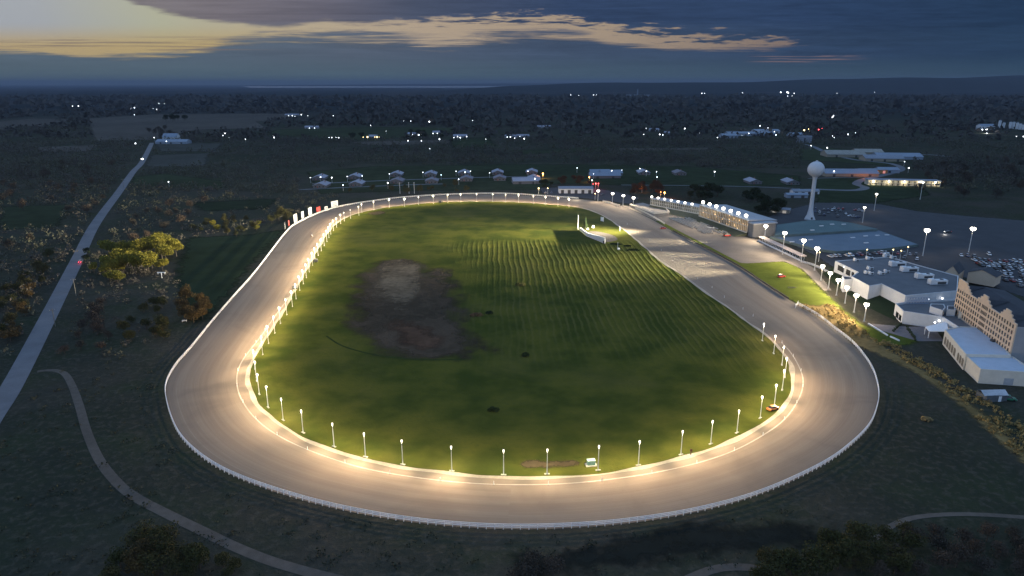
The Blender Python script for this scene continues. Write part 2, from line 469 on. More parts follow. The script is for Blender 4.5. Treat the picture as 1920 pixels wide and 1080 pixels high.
for nm, poly, mt in (
    ('field', [(165, 222), (300, 214), (540, 213), (545, 222), (480, 228), (500, 240), (370, 243), (285, 262), (178, 264)], stub),
    ('field', [(-60, 234), (60, 222), (140, 224), (60, 240), (-60, 246)], stub),
    ('field', [(70, 276), (185, 272), (165, 284), (70, 285)], stub),
    ('field', [(292, 268), (418, 269), (400, 284), (300, 284)], dull),
    ('field', [(283, 291), (392, 287), (385, 309), (335, 312), (272, 312)], dull),
    ('field', [(520, 243), (700, 238), (860, 240), (850, 250), (700, 262), (600, 262), (500, 250)], hay),
    ('field', [(650, 266), (850, 262), (842, 270), (690, 272)], stub),
    ('field', [(842, 262), (915, 257), (930, 274), (850, 278)], lawn),
    ('field', [(250, 332), (310, 326), (420, 340), (420, 352), (245, 352)], lawn),
    ('field', [(960, 282), (1130, 278), (1130, 283), (960, 290)], hay),
    ('field', [(1130, 278), (1330, 277), (1330, 281), (1130, 283)], stub),
    ('lawn', [(575, 322), (700, 312), (1010, 308), (1290, 312), (1500, 330), (1500, 348), (1320, 350), (1180, 348), (1040, 345), (1000, 356), (760, 358), (600, 364)], lawn),
    ('lawn', [(1530, 336), (1600, 326), (1640, 338), (1660, 348), (1730, 352), (1745, 366), (1645, 380), (1532, 380)], lawn),
    ('lawn', [(1500, 280), (1560, 277), (1700, 303), (1660, 310), (1500, 300)], hay),
    ('meadow', [(352, 446), (470, 440), (535, 430), (470, 500), (420, 560), (392, 600), (360, 600), (330, 520)], meadow),
    ('meadow', [(0, 388), (130, 384), (110, 425), (0, 432)], lawn),
    ('meadow', [(360, 380), (520, 372), (500, 392), (380, 396)], meadow),
    ('dark_band', [(955, 1058), (1100, 1030), (1250, 998), (1400, 985), (1560, 990), (1570, 1012), (1440, 1022), (1300, 1040), (1000, 1078)], M('dark_ground', (0.015, 0.018, 0.016), 1, 0.3, 0.3, 0.0))):  # last one: a darker band of rough ground below the bend
    ym = np.mean([p[1] for p in poly]); o = field(nm, poly, mt, 0.10, fray=7.0 if ym > 370 else (5.0 if ym > 305 else 9.0)); FIELDS.append(np.array(poly))

# ------------------------------------------------------------------ race track, traced and rectified on the ground
OUT_PX = [(960, 993), (820, 985), (710, 970), (600, 947), (500, 917), (430, 890), (380, 860), (340, 822), (320, 780), (310, 735), (315, 713), (333, 683), (360, 653), (400, 603), (443, 553), (483, 507), (540, 433), (567, 415), (600, 400), (640, 388), (707, 377), (760, 371), (840, 366), (940, 364), (1040, 370), (1083, 373), (1127, 378), (1160, 385), (1190, 397), (1223, 412), (1257, 432), (1300, 454), (1380, 497), (1430, 530), (1480, 563), (1533, 593), (1563, 617), (1597, 643), (1620, 670), (1637, 697), (1647, 735), (1645, 760), (1630, 800), (1590, 840), (1540, 875), (1427, 927), (1310, 960), (1210, 977), (1110, 988)]
IN_PX = [(960, 898), (850, 890), (750, 877), (650, 855), (575, 827), (515, 792), (480, 757), (465, 725), (463, 707), (468, 685), (484, 656), (534, 578), (551, 547), (576, 501), (597, 462), (616, 434), (634, 416), (662, 402), (700, 393), (740, 387), (827, 379), (940, 378), (1040, 384), (1090, 390), (1126, 402), (1160, 423), (1194, 450), (1240, 490), (1280, 516), (1320, 546), (1360, 573), (1397, 600), (1430, 623), (1457, 647), (1477, 670), (1487, 693), (1488, 718), (1480, 750), (1450, 785), (1400, 815), (1330, 845), (1240, 870), (1135, 890), (1010, 898)]
OUTER = relax(catmull([V2(*p) for p in OUT_PX], 2.5), 6)
INNER = relax(catmull([V2(*p) for p in IN_PX], 2.5), 8)
def outward(curve):
    n = len(curve); N = []
    a = sum(curve[i].x * curve[(i + 1) % n].y - curve[(i + 1) % n].x * curve[i].y for i in range(n))
    for i in range(n):
        t = (curve[(i + 2) % n] - curve[i - 2]).normalized()
        N.append(Vector((t.y, -t.x)) * (1 if a > 0 else -1))
    return N
IN_N = outward(INNER); OUT_N = outward(OUTER)
def hit(p, d, poly):
    best = None; n = len(poly)
    for i in range(n):
        a = poly[i]; e = poly[(i + 1) % n] - a
        den = d.x * e.y - d.y * e.x
        if abs(den) < 1e-9: continue
        w = a - p; t = (w.x * e.y - w.y * e.x) / den; s = (w.x * d.y - w.y * d.x) / den
        if t > 0 and 0 <= s <= 1 and (best is None or t < best): best = t
    return best
TW = [hit(p, nn, OUTER) or 32.0 for p, nn in zip(INNER, IN_N)]
for _ in range(10): TW = [(TW[i - 1] + 2 * TW[i] + TW[(i + 1) % len(TW)]) / 4 for i in range(len(TW))]
EDGE = [p + nn * w for p, nn, w in zip(INNER, IN_N, TW)]
def track_material():
    m, nt, b = new_mat('stone_dust')
    uv = nt.node('ShaderNodeUVMap'); U, V, _ = nt.sep(S(nt, uv.outputs[0]))
    p = nt.pos()
    lines = nt.noise(nt.vec(U * 0.004, V * 70.0, 0.0), 1.0, 6, 0.75)
    wide = nt.noise(nt.vec(U * 0.012, V * 9.0, 4.0), 1.0, 4, 0.6)
    gr = nt.noise(p, 0.6, 5, 0.7)
    c = nt.mix(nt.smooth(0.3, 0.7, wide), (0.160, 0.131, 0.103), (0.198, 0.165, 0.130))
    c = nt.mix(nt.smooth(0.45, 0.72, lines) * (0.26 + 0.34 * nt.smooth(0.62, 0.9, V)), c, (0.27, 0.24, 0.20))
    c = nt.mix(nt.smooth(0.5, 0.8, gr) * 0.25, c, (0.14, 0.12, 0.10))
    c = nt.mix(nt.smooth(0.86, 0.97, V) * 0.5, c, (0.105, 0.097, 0.090))
    damp = nt.noise(p, 0.028, 5, 0.6, 0.6); c = nt.mix(nt.smooth(0.50, 0.66, damp) * 0.45, c, (0.112, 0.094, 0.076))
    wheel = nt.noise(nt.vec(U * 0.0015, V * 160.0, 9.0), 1.0, 3, 0.6); c = nt.mix(nt.smooth(0.62, 0.70, wheel) * nt.smooth(0.45, 0.6, nt.noise(nt.vec(U * 0.01, V * 2.0, 1.0), 1.0, 3, 0.5)) * 0.5, c, (0.12, 0.10, 0.085))
    nt.put(b.inputs['Base Color'], c); b.inputs['Roughness'].default_value = 0.9; b.inputs['Specular IOR Level'].default_value = 0.15
    bp = nt.node('ShaderNodeBump'); bp.inputs['Strength'].default_value = 0.35; bp.inputs['Distance'].default_value = 0.12
    nt.put(bp.inputs['Height'], lines + gr * 0.5); nt.put(b.inputs['Normal'], S(nt, bp.outputs[0]))
    return m
TM = track_material()
IC = INNER + INNER[:1]; EC = EDGE + EDGE[:1]
v, f, uv = strip_mesh(IC, EC, 0.06, cross=6)
tag(mesh_uv('track', v, f, uv, TM), kind='structure')
def offset(curve, N, d): return [p + n * d for p, n in zip(curve, N)]
# pale limestone kerb strip along the inside edge
pale = M('limestone_edge', (0.34, 0.30, 0.24), 0.95, 0.25, 0.9, 0.1)
ww = relax([Vector((random.gauss(0, 0.55), random.gauss(0, 0.5))) for _ in INNER], 3)
a1 = [p + n * (-0.9 + w.x) for p, n, w in zip(INNER, IN_N, ww)]; b1 = [p + n * (0.5 + max(-0.6, w.y)) for p, n, w in zip(INNER, IN_N, ww)]
vv, ff, _ = strip_mesh(a1 + a1[:1], b1 + b1[:1], 0.10)
tag(MB().add(vv, ff).build('track_edge', pale), kind='structure')
# infield
def infield_material():
    m, nt, b = new_mat('infield_grass')
    p = nt.pos(); x, y, _ = nt.sep(p)
    big = nt.noise(p, 0.012, 5, 0.6, 0.4); mid = nt.noise(p, 0.05, 5, 0.6); fine = nt.noise(p, 0.8, 4, 0.65)
    c = nt.mix(nt.smooth(0.35, 0.65, mid), (0.042, 0.056, 0.012), (0.088, 0.090, 0.018))
    c = nt.mix(nt.smooth(0.50, 0.68, big) * 0.6, c, (0.100, 0.092, 0.028))
    c = nt.mix(nt.smooth(0.45, 0.75, fine) * 0.35, c, (0.028, 0.042, 0.016))
    # windrows of cut grass over the right half: straight rows, broken and wandering
    wob = (nt.noise(p, 0.03, 4, 0.6) - 0.5) * 5.0 + (nt.noise(p, 0.3, 3, 0.6) - 0.5) * 1.6
    row = nt.math('SINE', (x + y * 0.03 + wob) * (2 * math.pi / 3.3))
    brk = 0.25 + 0.75 * nt.smooth(0.34, 0.62, nt.noise(nt.vec(x * 0.10, y * 0.035, 2.0), 1.0, 5, 0.65))
    bn = (nt.noise(p, 0.015, 4, 0.6) - 0.5) * 90.0; area = nt.smooth(-48, 22, x - (y - 330) * 0.02 + bn) * nt.smooth(225, 310, y + bn * 0.7) * (1 - nt.smooth(445, 475, y))
    rw = nt.smooth(-0.1, 0.95, row) * brk * area
    c = nt.mix(rw * 0.5, c, (0.125, 0.118, 0.040))
    nt.put(b.inputs['Base Color'], c); b.inputs['Roughness'].default_value = 1; b.inputs['Specular IOR Level'].default_value = 0
    bp = nt.node('ShaderNodeBump'); bp.inputs['Strength'].default_value = 0.8; bp.inputs['Distance'].default_value = 0.5
    nt.put(bp.inputs['Height'], rw * 1.0 + fine * 0.45); nt.put(b.inputs['Normal'], S(nt, bp.outputs[0]))
    return m
IM = infield_material()
tag(MB().sheet([(p.x, p.y) for p in INNER], 0.03).build('infield', IM), kind='structure')
# dried-up pond in the infield
def pond_material():
    m, nt, b = new_mat('dry_pond_bed')
    p = nt.pos()
    big = nt.noise(p, 0.022, 5, 0.65, 0.8); fine = nt.noise(p, 0.35, 6, 0.7, 1.2); streak = nt.noise(p, 0.11, 5, 0.7, 2.0)
    c = nt.mix(nt.smooth(0.42, 0.6, big), (0.050, 0.040, 0.028), (0.082, 0.062, 0.044))
    c = nt.mix(nt.smooth(0.48, 0.62, streak) * 0.5, c, (0.090, 0.070, 0.050))
    c = nt.mix(nt.smooth(0.5, 0.75, fine) * 0.5, c, (0.024, 0.026, 0.020))
    nt.put(b.inputs['Base Color'], c); b.inputs['Roughness'].default_value = 1; b.inputs['Specular IOR Level'].default_value = 0
    bp = nt.node('ShaderNodeBump'); bp.inputs['Strength'].default_value = 0.9; bp.inputs['Distance'].default_value = 0.6
    nt.put(bp.inputs['Height'], fine + streak); nt.put(b.inputs['Normal'], S(nt, bp.outputs[0]))
    return m
PM = pond_material()
field('pond_bed', [(705, 500), (740, 488), (785, 492), (795, 520), (830, 505), (848, 545), (850, 580), (870, 620), (895, 660), (850, 668), (770, 666), (700, 650), (672, 610), (670, 560), (688, 520)], PM, 0.06, True, fray=15.0)
scrub = M('matted_reeds', (0.118, 0.092, 0.062), 1, 0.65, 0.35, 0.0)
field('reed_bed', [(722, 497), (760, 490), (786, 500), (790, 530), (772, 560), (750, 585), (735, 565), (700, 540)], scrub, 0.09, True, fray=11.0)
field('reed_bed', [(740, 605), (790, 615), (830, 640), (790, 655), (755, 640)], M('rusty_reeds', (0.085, 0.052, 0.034), 1, 0.5, 0.3, 0.0), 0.09, True, fray=8.0)
# worn arc and bare patches in the infield
ditch = M('ditch_grass', (0.030, 0.044, 0.014), 1, 0.35, 0.3, 0.0)
arc = catmull([V2(*p) for p in ((612, 630), (640, 648), (690, 663), (740, 671), (800, 675), (870, 674))], 3, False)
A, B = ribbon(arc, 0.9); vv, ff, _ = strip_mesh(A, B, 0.09); tag(MB().add(vv, ff).build('ditch', ditch), kind='structure')
bare = M('bare_soil', (0.075, 0.058, 0.034), 1, 0.4, 0.4, 0.0)
field('soil_patch', [(978, 868), (1000, 863), (1030, 866), (1075, 864), (1082, 873), (1030, 876), (985, 877)], bare, 0.07, True, 1.0, fray=1.6)
field('soil_patch', [(690, 400), (712, 396), (722, 399), (705, 403)], bare, 0.07, True, 1.0, fray=1.6)
# gravel oval behind the tote board
field('gravel_oval', [(1098, 440), (1106, 434), (1125, 435), (1148, 441), (1158, 448), (1152, 452), (1132, 454), (1112, 449)], M('dark_gravel', (0.10, 0.09, 0.085), 1, 0.3, 0.5, 0.0), 0.08, True, 2.0)
# ------------------------------------------------------------------ roads and paths
def road(name, pxs, widths, mat, z, step=6.0):
    pts = catmull([V2(*p) for p in pxs], step, False)
    n = len(pts); ws = [float(np.interp(i / (n - 1), np.linspace(0, 1, len(widths)), widths)) for i in range(n)] if hasattr(widths, '__len__') else widths
    A, B = ribbon(pts, ws); vv, ff, uv = strip_mesh(A, B, z, 2)
    return tag(mesh_uv(name, vv, ff, uv, mat), kind='structure')
def asphalt(name, col, var=0.2):
    m, nt, b = new_mat(name); p = nt.pos()
    n = nt.noise(p, 0.08, 6, 0.6); n2 = nt.noise(p, 1.2, 4, 0.7)
    f = nt.smooth(0.3, 0.7, n * 0.7 + n2 * 0.3)
    nt.put(b.inputs['Base Color'], nt.mix(f, tuple(c * (1 - var) for c in col), tuple(c * (1 + var) for c in col)))
    b.inputs['Roughness'].default_value = 0.85; b.inputs['Specular IOR Level'].default_value = 0.25
    return m
RD = asphalt('road_asphalt', (0.125, 0.130, 0.142), 0.18)
AP = asphalt('lot_asphalt', (0.036, 0.038, 0.043), 0.22)
APR = asphalt('apron_asphalt', (0.115, 0.103, 0.090), 0.2)
LOT = asphalt('street_asphalt', (0.105, 0.112, 0.125), 0.2)
road('road', [(-90, 905), (-20, 790), (25, 720), (93, 590), (145, 487), (179, 420), (223, 360), (250, 322), (267, 303), (285, 268)], 7.4, RD, 0.16)
road_dirt = M('dirt_track', (0.105, 0.092, 0.078), 1, 0.25, 0.5, 0.0)
road('path', [(70, 697), (95, 694), (120, 700), (136, 725), (150, 765), (163, 810), (185, 860), (215, 900), (250, 930), (310, 962), (380, 996), (440, 1025), (520, 1056), (640, 1088), (760, 1110)], [2.2, 2.6, 2.6, 2.8, 2.8, 2.8], road_dirt, 0.05, 3)
road('path', [(2000, 975), (1920, 970), (1860, 966), (1800, 964), (1740, 967), (1700, 974), (1665, 990), (1640, 1010)], 1.6, road_dirt, 0.05, 3)
road('path', [(1290, 1086), (1340, 1067), (1390, 1063), (1430, 1068)], 2.4, road_dirt, 0.05, 3)
road('street', [(560, 356), (640, 352), (760, 347), (830, 345)], 5, LOT, 0.15)
road('street', [(585, 345), (690, 340), (800, 336), (930, 332), (1010, 331)], 5, LOT, 0.15)
road('street', [(1165, 347), (1290, 348), (1400, 350), (1500, 354)], 4, LOT, 0.15)
road('street', [(1515, 335), (1580, 333), (1625, 333)], 4, LOT, 0.15)
road('street', [(1530, 355), (1600, 357), (1622, 352), (1606, 345), (1618, 337), (1650, 330), (1690, 318), (1670, 307), (1600, 299), (1550, 286), (1525, 275), (1505, 270)], 9, LOT, 0.15)
road('street', [(1700, 292), (1740, 290), (1780, 294)], 8, LOT, 0.15)
lane = M('pale_dust', (0.34, 0.31, 0.27), 1, 0.25, 0.8, 0.0)
PYL_PX = [(551, 546), (532, 571), (510, 601), (490, 630), (470, 655), (452, 680), (444, 705), (446, 732), (456, 755), (474, 780), (505, 807), (552, 833), (610, 856), (680, 878), (762, 893), (851, 904), (940, 909), (1048, 908), (1137, 900), (1226, 887), (1310, 868), (1375, 846), (1428, 818), (1468, 790), (1490, 762), (1503, 736), (1506, 710), (1497, 685), (1482, 660), (1466, 643)]
pl = relax(catmull([V2(*p) for p in PYL_PX], 3, False), 3, False)
A, B = ribbon(pl, 0.42); vv, ff, uv = strip_mesh(A, B, 0.075); tag(mesh_uv('lane_line', vv, ff, uv, lane), kind='structure')
# paved apron, car parks, grass at the homestretch
field('apron', [(1160, 384), (1225, 392), (1290, 408), (1405, 446), (1440, 452), (1490, 480), (1530, 505), (1560, 545), (1545, 545), (1505, 505), (1470, 490), (1400, 494), (1375, 492), (1310, 458), (1255, 430), (1222, 410), (1190, 396)], APR, 0.05, fray=1.0)
field('parking_lot', [(1405, 420), (1470, 395), (1540, 378), (1650, 383), (1720, 396), (1810, 405), (2000, 420), (2250, 470), (2300, 640), (1960, 660), (1930, 560), (1800, 518), (1560, 500), (1530, 480)], AP, 0.05, fray=2.0)
field('parking_lot', [(1010, 352), (1100, 351), (1160, 360), (1200, 371), (1180, 382), (1100, 372), (1020, 365)], AP, 0.05, fray=2.0)
GL = M('clipped_grass', (0.078, 0.098, 0.020), 1, 0.3, 0.15, 0.0)
field('lawn', [(1385, 496), (1420, 492), (1470, 491), (1505, 507), (1545, 547), (1570, 570), (1625, 612), (1680, 612), (1720, 640), (1640, 650), (1600, 632), (1545, 600), (1490, 566), (1440, 533)], GL, 0.045, True, fray=2.5)
reedg = M('reed_ground', (0.17, 0.125, 0.055), 1, 0.45, 0.5, 0.0)
field('reed_ground', [(1490, 570), (1530, 574), (1556, 570), (1590, 592), (1620, 622), (1645, 642), (1720, 688), (1800, 742), (1925, 850), (1925, 872), (1800, 760), (1715, 698), (1640, 662), (1590, 640), (1545, 610)], reedg, 0.055, True, fray=3.0)
# grass verge between track and apron
vp = [(1228, 414), (1258, 431), (1300, 453), (1345, 477), (1385, 499), (1430, 529), (1480, 562)]
A, B = ribbon(catmull([V2(*p) + Vector((2.2, 0)) for p in vp], 4, False), [3.5] * 400 if False else 4.0)
vv, ff, uv = strip_mesh(A, B, 0.075); tag(mesh_uv('verge', vv, ff, uv, GL), kind='structure')
# ------------------------------------------------------------------ fence round the outside of the track
white = M('white_paint', (0.74, 0.75, 0.76), 0.5, 0.08, 2.0)
def nearest_i(curve, p):
    return min(range(len(curve)), key=lambda i: (curve[i] - p).length_squared)
def run(curve, pa, pb):
    """part of a closed curve from near pa to near pb, going forwards"""
    i = nearest_i(curve, pa); j = nearest_i(curve, pb); n = len(curve); r = []
    while True:
        r.append(curve[i])
        if i == j: return r
        i = (i + 1) % n
def rail_fence(name, label, pts, z_rails, post_h, spacing, mat, group=None, rail_w=0.10, rail_h=0.14, max_posts=100, postw=0.14):
    base = (*pts[0], 0)
    t = thing(name, label, 'fence', base, group=group)
    rr = resample(pts, 1.8, False)
    A, B = ribbon(rr, rail_w)
    for z in z_rails:
        m = MB(); n = len(rr)
        for i in range(n):
            for q_, zz in ((A[i], z), (B[i], z), (B[i], z + rail_h), (A[i], z + rail_h)): m.v.append((q_.x, q_.y, zz))
        for i in range(n - 1):
            for k in range(4): m.f.append((i * 4 + k, i * 4 + (k + 1) % 4, (i + 1) * 4 + (k + 1) % 4, (i + 1) * 4 + k))
        m.f += [(3, 2, 1, 0), ((n - 1) * 4, (n - 1) * 4 + 1, (n - 1) * 4 + 2, (n - 1) * 4 + 3)]
        m.build('rail', mat, t, origin=base)
    ps = resample(pts, spacing, False)
    order = sorted(range(len(ps)), key=lambda i: ps[i].length)
    rest = MB()
    for k, i in enumerate(order):
        a = ps[max(0, i - 1)]; b = ps[min(len(ps) - 1, i + 1)]; rz = math.atan2(b.y - a.y, b.x - a.x)
        t_ = (b - a).normalized(); nn = Vector((-t_.y, t_.x)) * (rail_w / 2 + postw / 2 + 0.005)
        c = (ps[i].x + nn.x, ps[i].y + nn.y, 0)
        if k < max_posts: MB().box(c, (postw, postw, post_h), rz).build('post', mat, t, origin=base)
        else: rest.box(c, (postw, postw, post_h), rz)
    if rest.v: tag(rest.build('post', mat, t, origin=base), kind='stuff')
    return t
fence_px_a, fence_px_b = V2(1493, 573), V2(1083, 373)
fr = run(OUTER, fence_px_a, fence_px_b)
rail_fence('rail_fence', 'long white post and rail fence round the outer edge of the lit track', fr, (0.55, 0.98, 1.38), 1.55, 2.1, white, rail_h=0.17)
dark_rail = M('dark_rail', (0.055, 0.050, 0.045), 0.7, 0.3, 1.0)
rail_fence('boundary_rail', 'low dark rail between the homestretch and the grass verge', catmull([V2(*p) for p in [(1262, 434), (1300, 454), (1380, 497), (1430, 530), (1478, 561)]], 3, False), (0.35, 0.75), 0.95, 4.0, dark_rail, rail_w=0.3, rail_h=0.3, max_posts=60)
# white gate post stand at the mouth of the bend
gt = thing('rail_gate', 'white gate panel leaning at the start of the bend fence beside the lawn', 'gate', at(1491, 578))
b0 = at(1491, 578); e0 = at(1496, 571)
for k, (pa, pb) in enumerate(((b0, e0),)):
    MB().cyl((0, 0, 0), (0, 0, 2.4), 0.09).build('post', white, gt); MB().cyl(e0 - b0, e0 - b0 + Vector((0, 0, 2.0)), 0.09).build('post', white, gt)
    for z in (0.5, 1.1, 1.7): MB().cyl((0, 0, z), e0 - b0 + Vector((0, 0, z * 0.9)), 0.06).build('rail', white, gt)

# ------------------------------------------------------------------ track lamps on the inner edge
pole_m = M('pole_paint', (0.62, 0.62, 0.60), 0.45, 0.08, 2.0)
conc = M('footing_concrete', (0.42, 0.40, 0.37), 0.9, 0.2, 2.0)
glow = EM('lamp_glow', (1.0, 0.88, 0.68), 2.6)
LAMP_H = 7.6
proto_lamp = thing('track_lamp', 'x', 'lamp post', group='lit lamps round the inside of the track')
MB().lathe([(0.16, 0), (0.13, 0.4), (0.08, LAMP_H - 0.75)], n=8).build('pole', pole_m, proto_lamp)
MB().box((0, 0, 0.0), (1.5, 0.55, 0.16)).build('footing', conc, proto_lamp)
MB().lathe([(0.09, LAMP_H - 0.78), (0.14, LAMP_H - 0.6), (0.23, LAMP_H - 0.2), (0.26, LAMP_H + 0.05), (0.23, LAMP_H + 0.3), (0.14, LAMP_H + 0.42)], n=10).build('lamp_head', glow, proto_lamp)
MB().lathe([(0.15, LAMP_H + 0.422), (0.10, LAMP_H + 0.50), (0.02, LAMP_H + 0.53)], n=8).build('cap', M('lamp_cap', (0.25, 0.25, 0.25), 0.5), proto_lamp)
FRONT = [(477, 678), (482, 701), (498.5, 724), (526, 746), (565, 769), (619, 792), (683, 812), (759, 826), (842, 837), (938, 844), (1025, 842), (1116, 836), (1202, 826), (1274, 809), (1338, 788), (1390, 767), (1431, 742), (1458, 719), (1471, 694), (1476, 671), (1470, 648), (1454, 628), (1434, 607)]
LEFT = [(474, 655), (488, 632), (500, 611), (512, 593), (522, 577), (534, 562), (545, 547), (553, 532), (559, 519), (566, 507), (572, 496), (578, 485), (584, 474), (589, 465), (595, 456), (601, 448), (606, 440), (611, 433), (615, 426), (619, 419), (624, 413)]
FARL = [(630, 407), (637, 401), (645, 396), (657, 391), (672, 386), (691, 382), (712, 378), (734, 374), (759, 371), (784, 368), (811, 366), (838, 364), (865, 363), (893, 362), (922, 362), (947, 363), (976, 363), (1000, 366), (1024, 368), (1047, 370), (1066, 372)]
cut_lamps = []
def lamp_at(pxy, label, lane_in=1.7, watts=6000, first=[True]):
    p = at(pxy[0], pxy[1], LAMP_H + 0.3); p = Vector((p.x, p.y))
    i = nearest_i(INNER, p)
    q_ = INNER[i] - IN_N[i] * lane_in        # stands on the grass just inside the kerb strip
    # keep its distance along the bend, allow the traced offset where it is on the grass already
    dd = (p - INNER[i]).dot(IN_N[i])
    if -7.0 < dd < -1.7: q_ = INNER[i] + IN_N[i] * dd
    rz = math.atan2(IN_N[i].y, IN_N[i].x) + math.pi / 2
    if first[0]:
        o = proto_lamp; o.location = (q_.x, q_.y, 0.0); o.rotation_euler = (0, 0, rz); o['label'] = label; first[0] = False
    else: o = dup(proto_lamp, (q_.x, q_.y, 0.0), rz, label)
    n2_ = IN_N[i]; h = (q_.x + n2_.x * 0.5, q_.y + n2_.y * 0.5, LAMP_H - 0.1)
    w_l = watts * random.uniform(0.8, 1.2)
    spot('lamp_beam', h, (q_.x + n2_.x * LAMP_TILT, q_.y + n2_.y * LAMP_TILT, 0), w_l * lamp_wave(q_), LAMP_ANG, 1.0, LAMP_C, 0.2)
    point('lamp_light', (q_.x - n2_.x * 0.5, q_.y - n2_.y * 0.5, LAMP_H - 0.3), w_l * GRASS_K, (1.0, 0.80, 0.46), 0.25)
    return o
LAMP_TILT, LAMP_ANG, LAMP_C, GRASS_K = 11.5, 112.0, (1.0, 0.69, 0.41), 0.42
def lamp_wave(p): return max(0.3, 0.95 + 0.28 * math.sin(p.x * 0.083 + p.y * 0.061) + 0.18 * math.sin(p.x * 0.21 - p.y * 0.17 + 2))
KGRN = 11
for k, q in enumerate(FRONT):
    d = k - KGRN
    if d == 0: lb_ = 'slim lit track lamp on the near bend, directly behind the green utility box'
    elif d < 0: lb_ = 'slim lit lamp post on the near bend, %s left of the green box' % ORD[-d - 1]
    else: lb_ = 'slim lit lamp post on the near bend, %s right of the green box' % ORD[d - 1]
    lamp_at(q, lb_, watts=LAMP_W * (0.35 if k >= 20 else 1.0))
for k, q in enumerate(LEFT):
    lamp_at(q, 'bright slim lamp post on the left straight, %s one up from the near bend' % ORD[k], watts=LAMP_W).scale = (0.75, 0.75, 1)
for k, q in enumerate(FARL):
    lamp_at(q, 'small bright lamp post on the far bend, %s one after the left straight' % ORD[k], watts=LAMP_W * 0.8).scale = (0.7, 0.7, 0.92)
# white marker pylons along the inside lane
proto_pyl = MB().lathe([(0.17, 0), (0.15, 0.08), (0.085, 0.14), (0.07, 1.0), (0.04, 1.05)], n=6).build('marker_pylon', white)
tag(proto_pyl, 'small white marker pylon standing at the inside lane of the track', 'pylon', 'white pylons along the inside lane')
pyl_pts = [pl[i] for i in range(0, len(pl), 5)] + [V2(*p) for p in ((1430, 609), (1412, 593), (1393, 580), (1358, 558), (1335, 540), (1308, 523), (1284, 505), (1262, 488), (1240, 470), (1218, 452), (1196, 436), (1176, 421))]
for i, p in enumerate(pyl_pts):
    o = proto_pyl if i == 0 else proto_pyl.copy()
    if i: COL.objects.link(o)
    o.location = (p.x, p.y, 0.07)
# ------------------------------------------------------------------ floodlight poles on the right
flood_glow = EM('flood_glow', (1.0, 0.93, 0.78), 7.0)
def flood_pole(name, label, base_px, top_px, group, watts, aim, head_r=0.9, k_spill=0.0, ang=150):
    b = at(*base_px)
    lo, hi = 2.0, 40.0
    for _ in range(40):
        mz = (lo + hi) / 2
        if to_px((b.x, b.y, mz))[1] > top_px[1]: lo = mz
        else: hi = mz
    H = lo
    t = thing(name, label, 'floodlight', b, group=group)
    t.rotation_euler = (0, 0, math.atan2(-b.x, b.y))      # heads face the valley side
    MB().lathe([(0.30, 0), (0.24, 0.5), (0.15, H - 0.6)], n=8).build('pole', pole_m, t)
    MB().box((0, 0, 0), (0.9, 0.9, 0.35)).build('footing', conc, t)
    MB().cyl((-1.15 * head_r, 0, H - 0.75), (1.15 * head_r, 0, H - 0.75), 0.08).build('crossarm', pole_m, t)
    for s in (-1, 1):
        hd = MB().ball((s * 0.58 * head_r, 0, H + 0.1 * head_r), 0.88 * head_r, 12, 8, (1, 1, 0.95))
        hd.lathe([(0.25 * head_r, -1.0 * head_r), (0.6 * head_r, -0.6 * head_r)], (s * 0.5 * head_r, 0, H), 10)
        hd.build('lamp_head', flood_glow, t)
        MB().cyl((s * 0.62 * head_r, 0, H - 0.75), (s * 0.5 * head_r, 0, H - 0.72 * head_r), 0.10).build('bracket', pole_m, t)
    if watts and k_spill: point('flood_spill', (b.x, b.y, H - 1.3 * head_r), watts * k_spill, (1.0, 0.78, 0.53), 0.5)
    if watts and k_spill and head_r > 0.9: spot('flood_far', (b.x - 1.2, b.y, H), (b.x - 190, b.y - 12, 2), watts * FARW * 0.5, 28, 1.0, (1.0, 0.88, 0.62), 0.5)
    if watts: spot('flood_light', (b.x + aim[0] * 0.02, b.y, H - 1.2 * head_r), (b.x + aim[0], b.y + aim[1], 0), watts, ang, 0.9, (1.0, 0.78, 0.53), 0.5)
    return t
GP = 'floodlight poles along the homestretch'
tops = [((1433, 452), (1435, 424)), ((1467, 477), (1471, 437)), ((1502, 492), (1505, 451)), ((1527, 507), (1530, 466)), ((1539, 526), (1542, 499)), ((1553, 541), (1556, 512)), ((1568, 554), (1570, 525)), ((1584, 569), (1586, 539)), ((1601, 586), (1604, 554)), ((1620, 603), (1622, 571))]
for k, (b, t_) in enumerate(tops):
    tall = k < 4
    flood_pole('floodlight_pole', ('tall floodlight pole by the walkway, %s after the grandstand end' % ORD[k]) if tall else ('shorter floodlight pole on the grass bank, %s counted from the tall ones' % ORD[k - 4]), b, t_, GP, FLOOD_W * (1.3 if tall else 0.9), (-60, -8) if tall else (-45, -12), 1.0 if tall else 0.8, 0.16)
for k, (b, t_) in enumerate((((1121, 377), (1123, 358)), ((1148, 381), (1150, 363)), ((1168, 385), (1170, 367)), ((1187, 389), (1188, 371)))):
    flood_pole('floodlight_pole', 'floodlight pole at the far end of the homestretch, %s from the white barn' % ORD[k], b, t_, 'floodlight poles at the far end of the homestretch', FLOOD_W * 0.8, (-8, -45), 0.95)
for k, (b, t_, lb_) in enumerate((((1730, 480), (1737, 432), 'tall car park lamp behind the flat casino roof'), ((1816, 473), (1825, 429), 'tall car park lamp at the head of the parked car rows behind the hotel'), ((1617, 418), (1620, 389), 'car park lamp beside the parked cars near the water tower'), ((1639, 395), (1640, 364), 'car park lamp on the far edge of the lot by the green lawn'), ((1725, 374), (1729, 342), 'tall lamp pole in front of the long low motel'))):
    flood_pole('lot_lamp', lb_, b, t_, 'lamp poles of the car parks', LOT_W if k < 4 else 0, (0, -4), 1.15 if k < 2 else 0.7, ang=160)
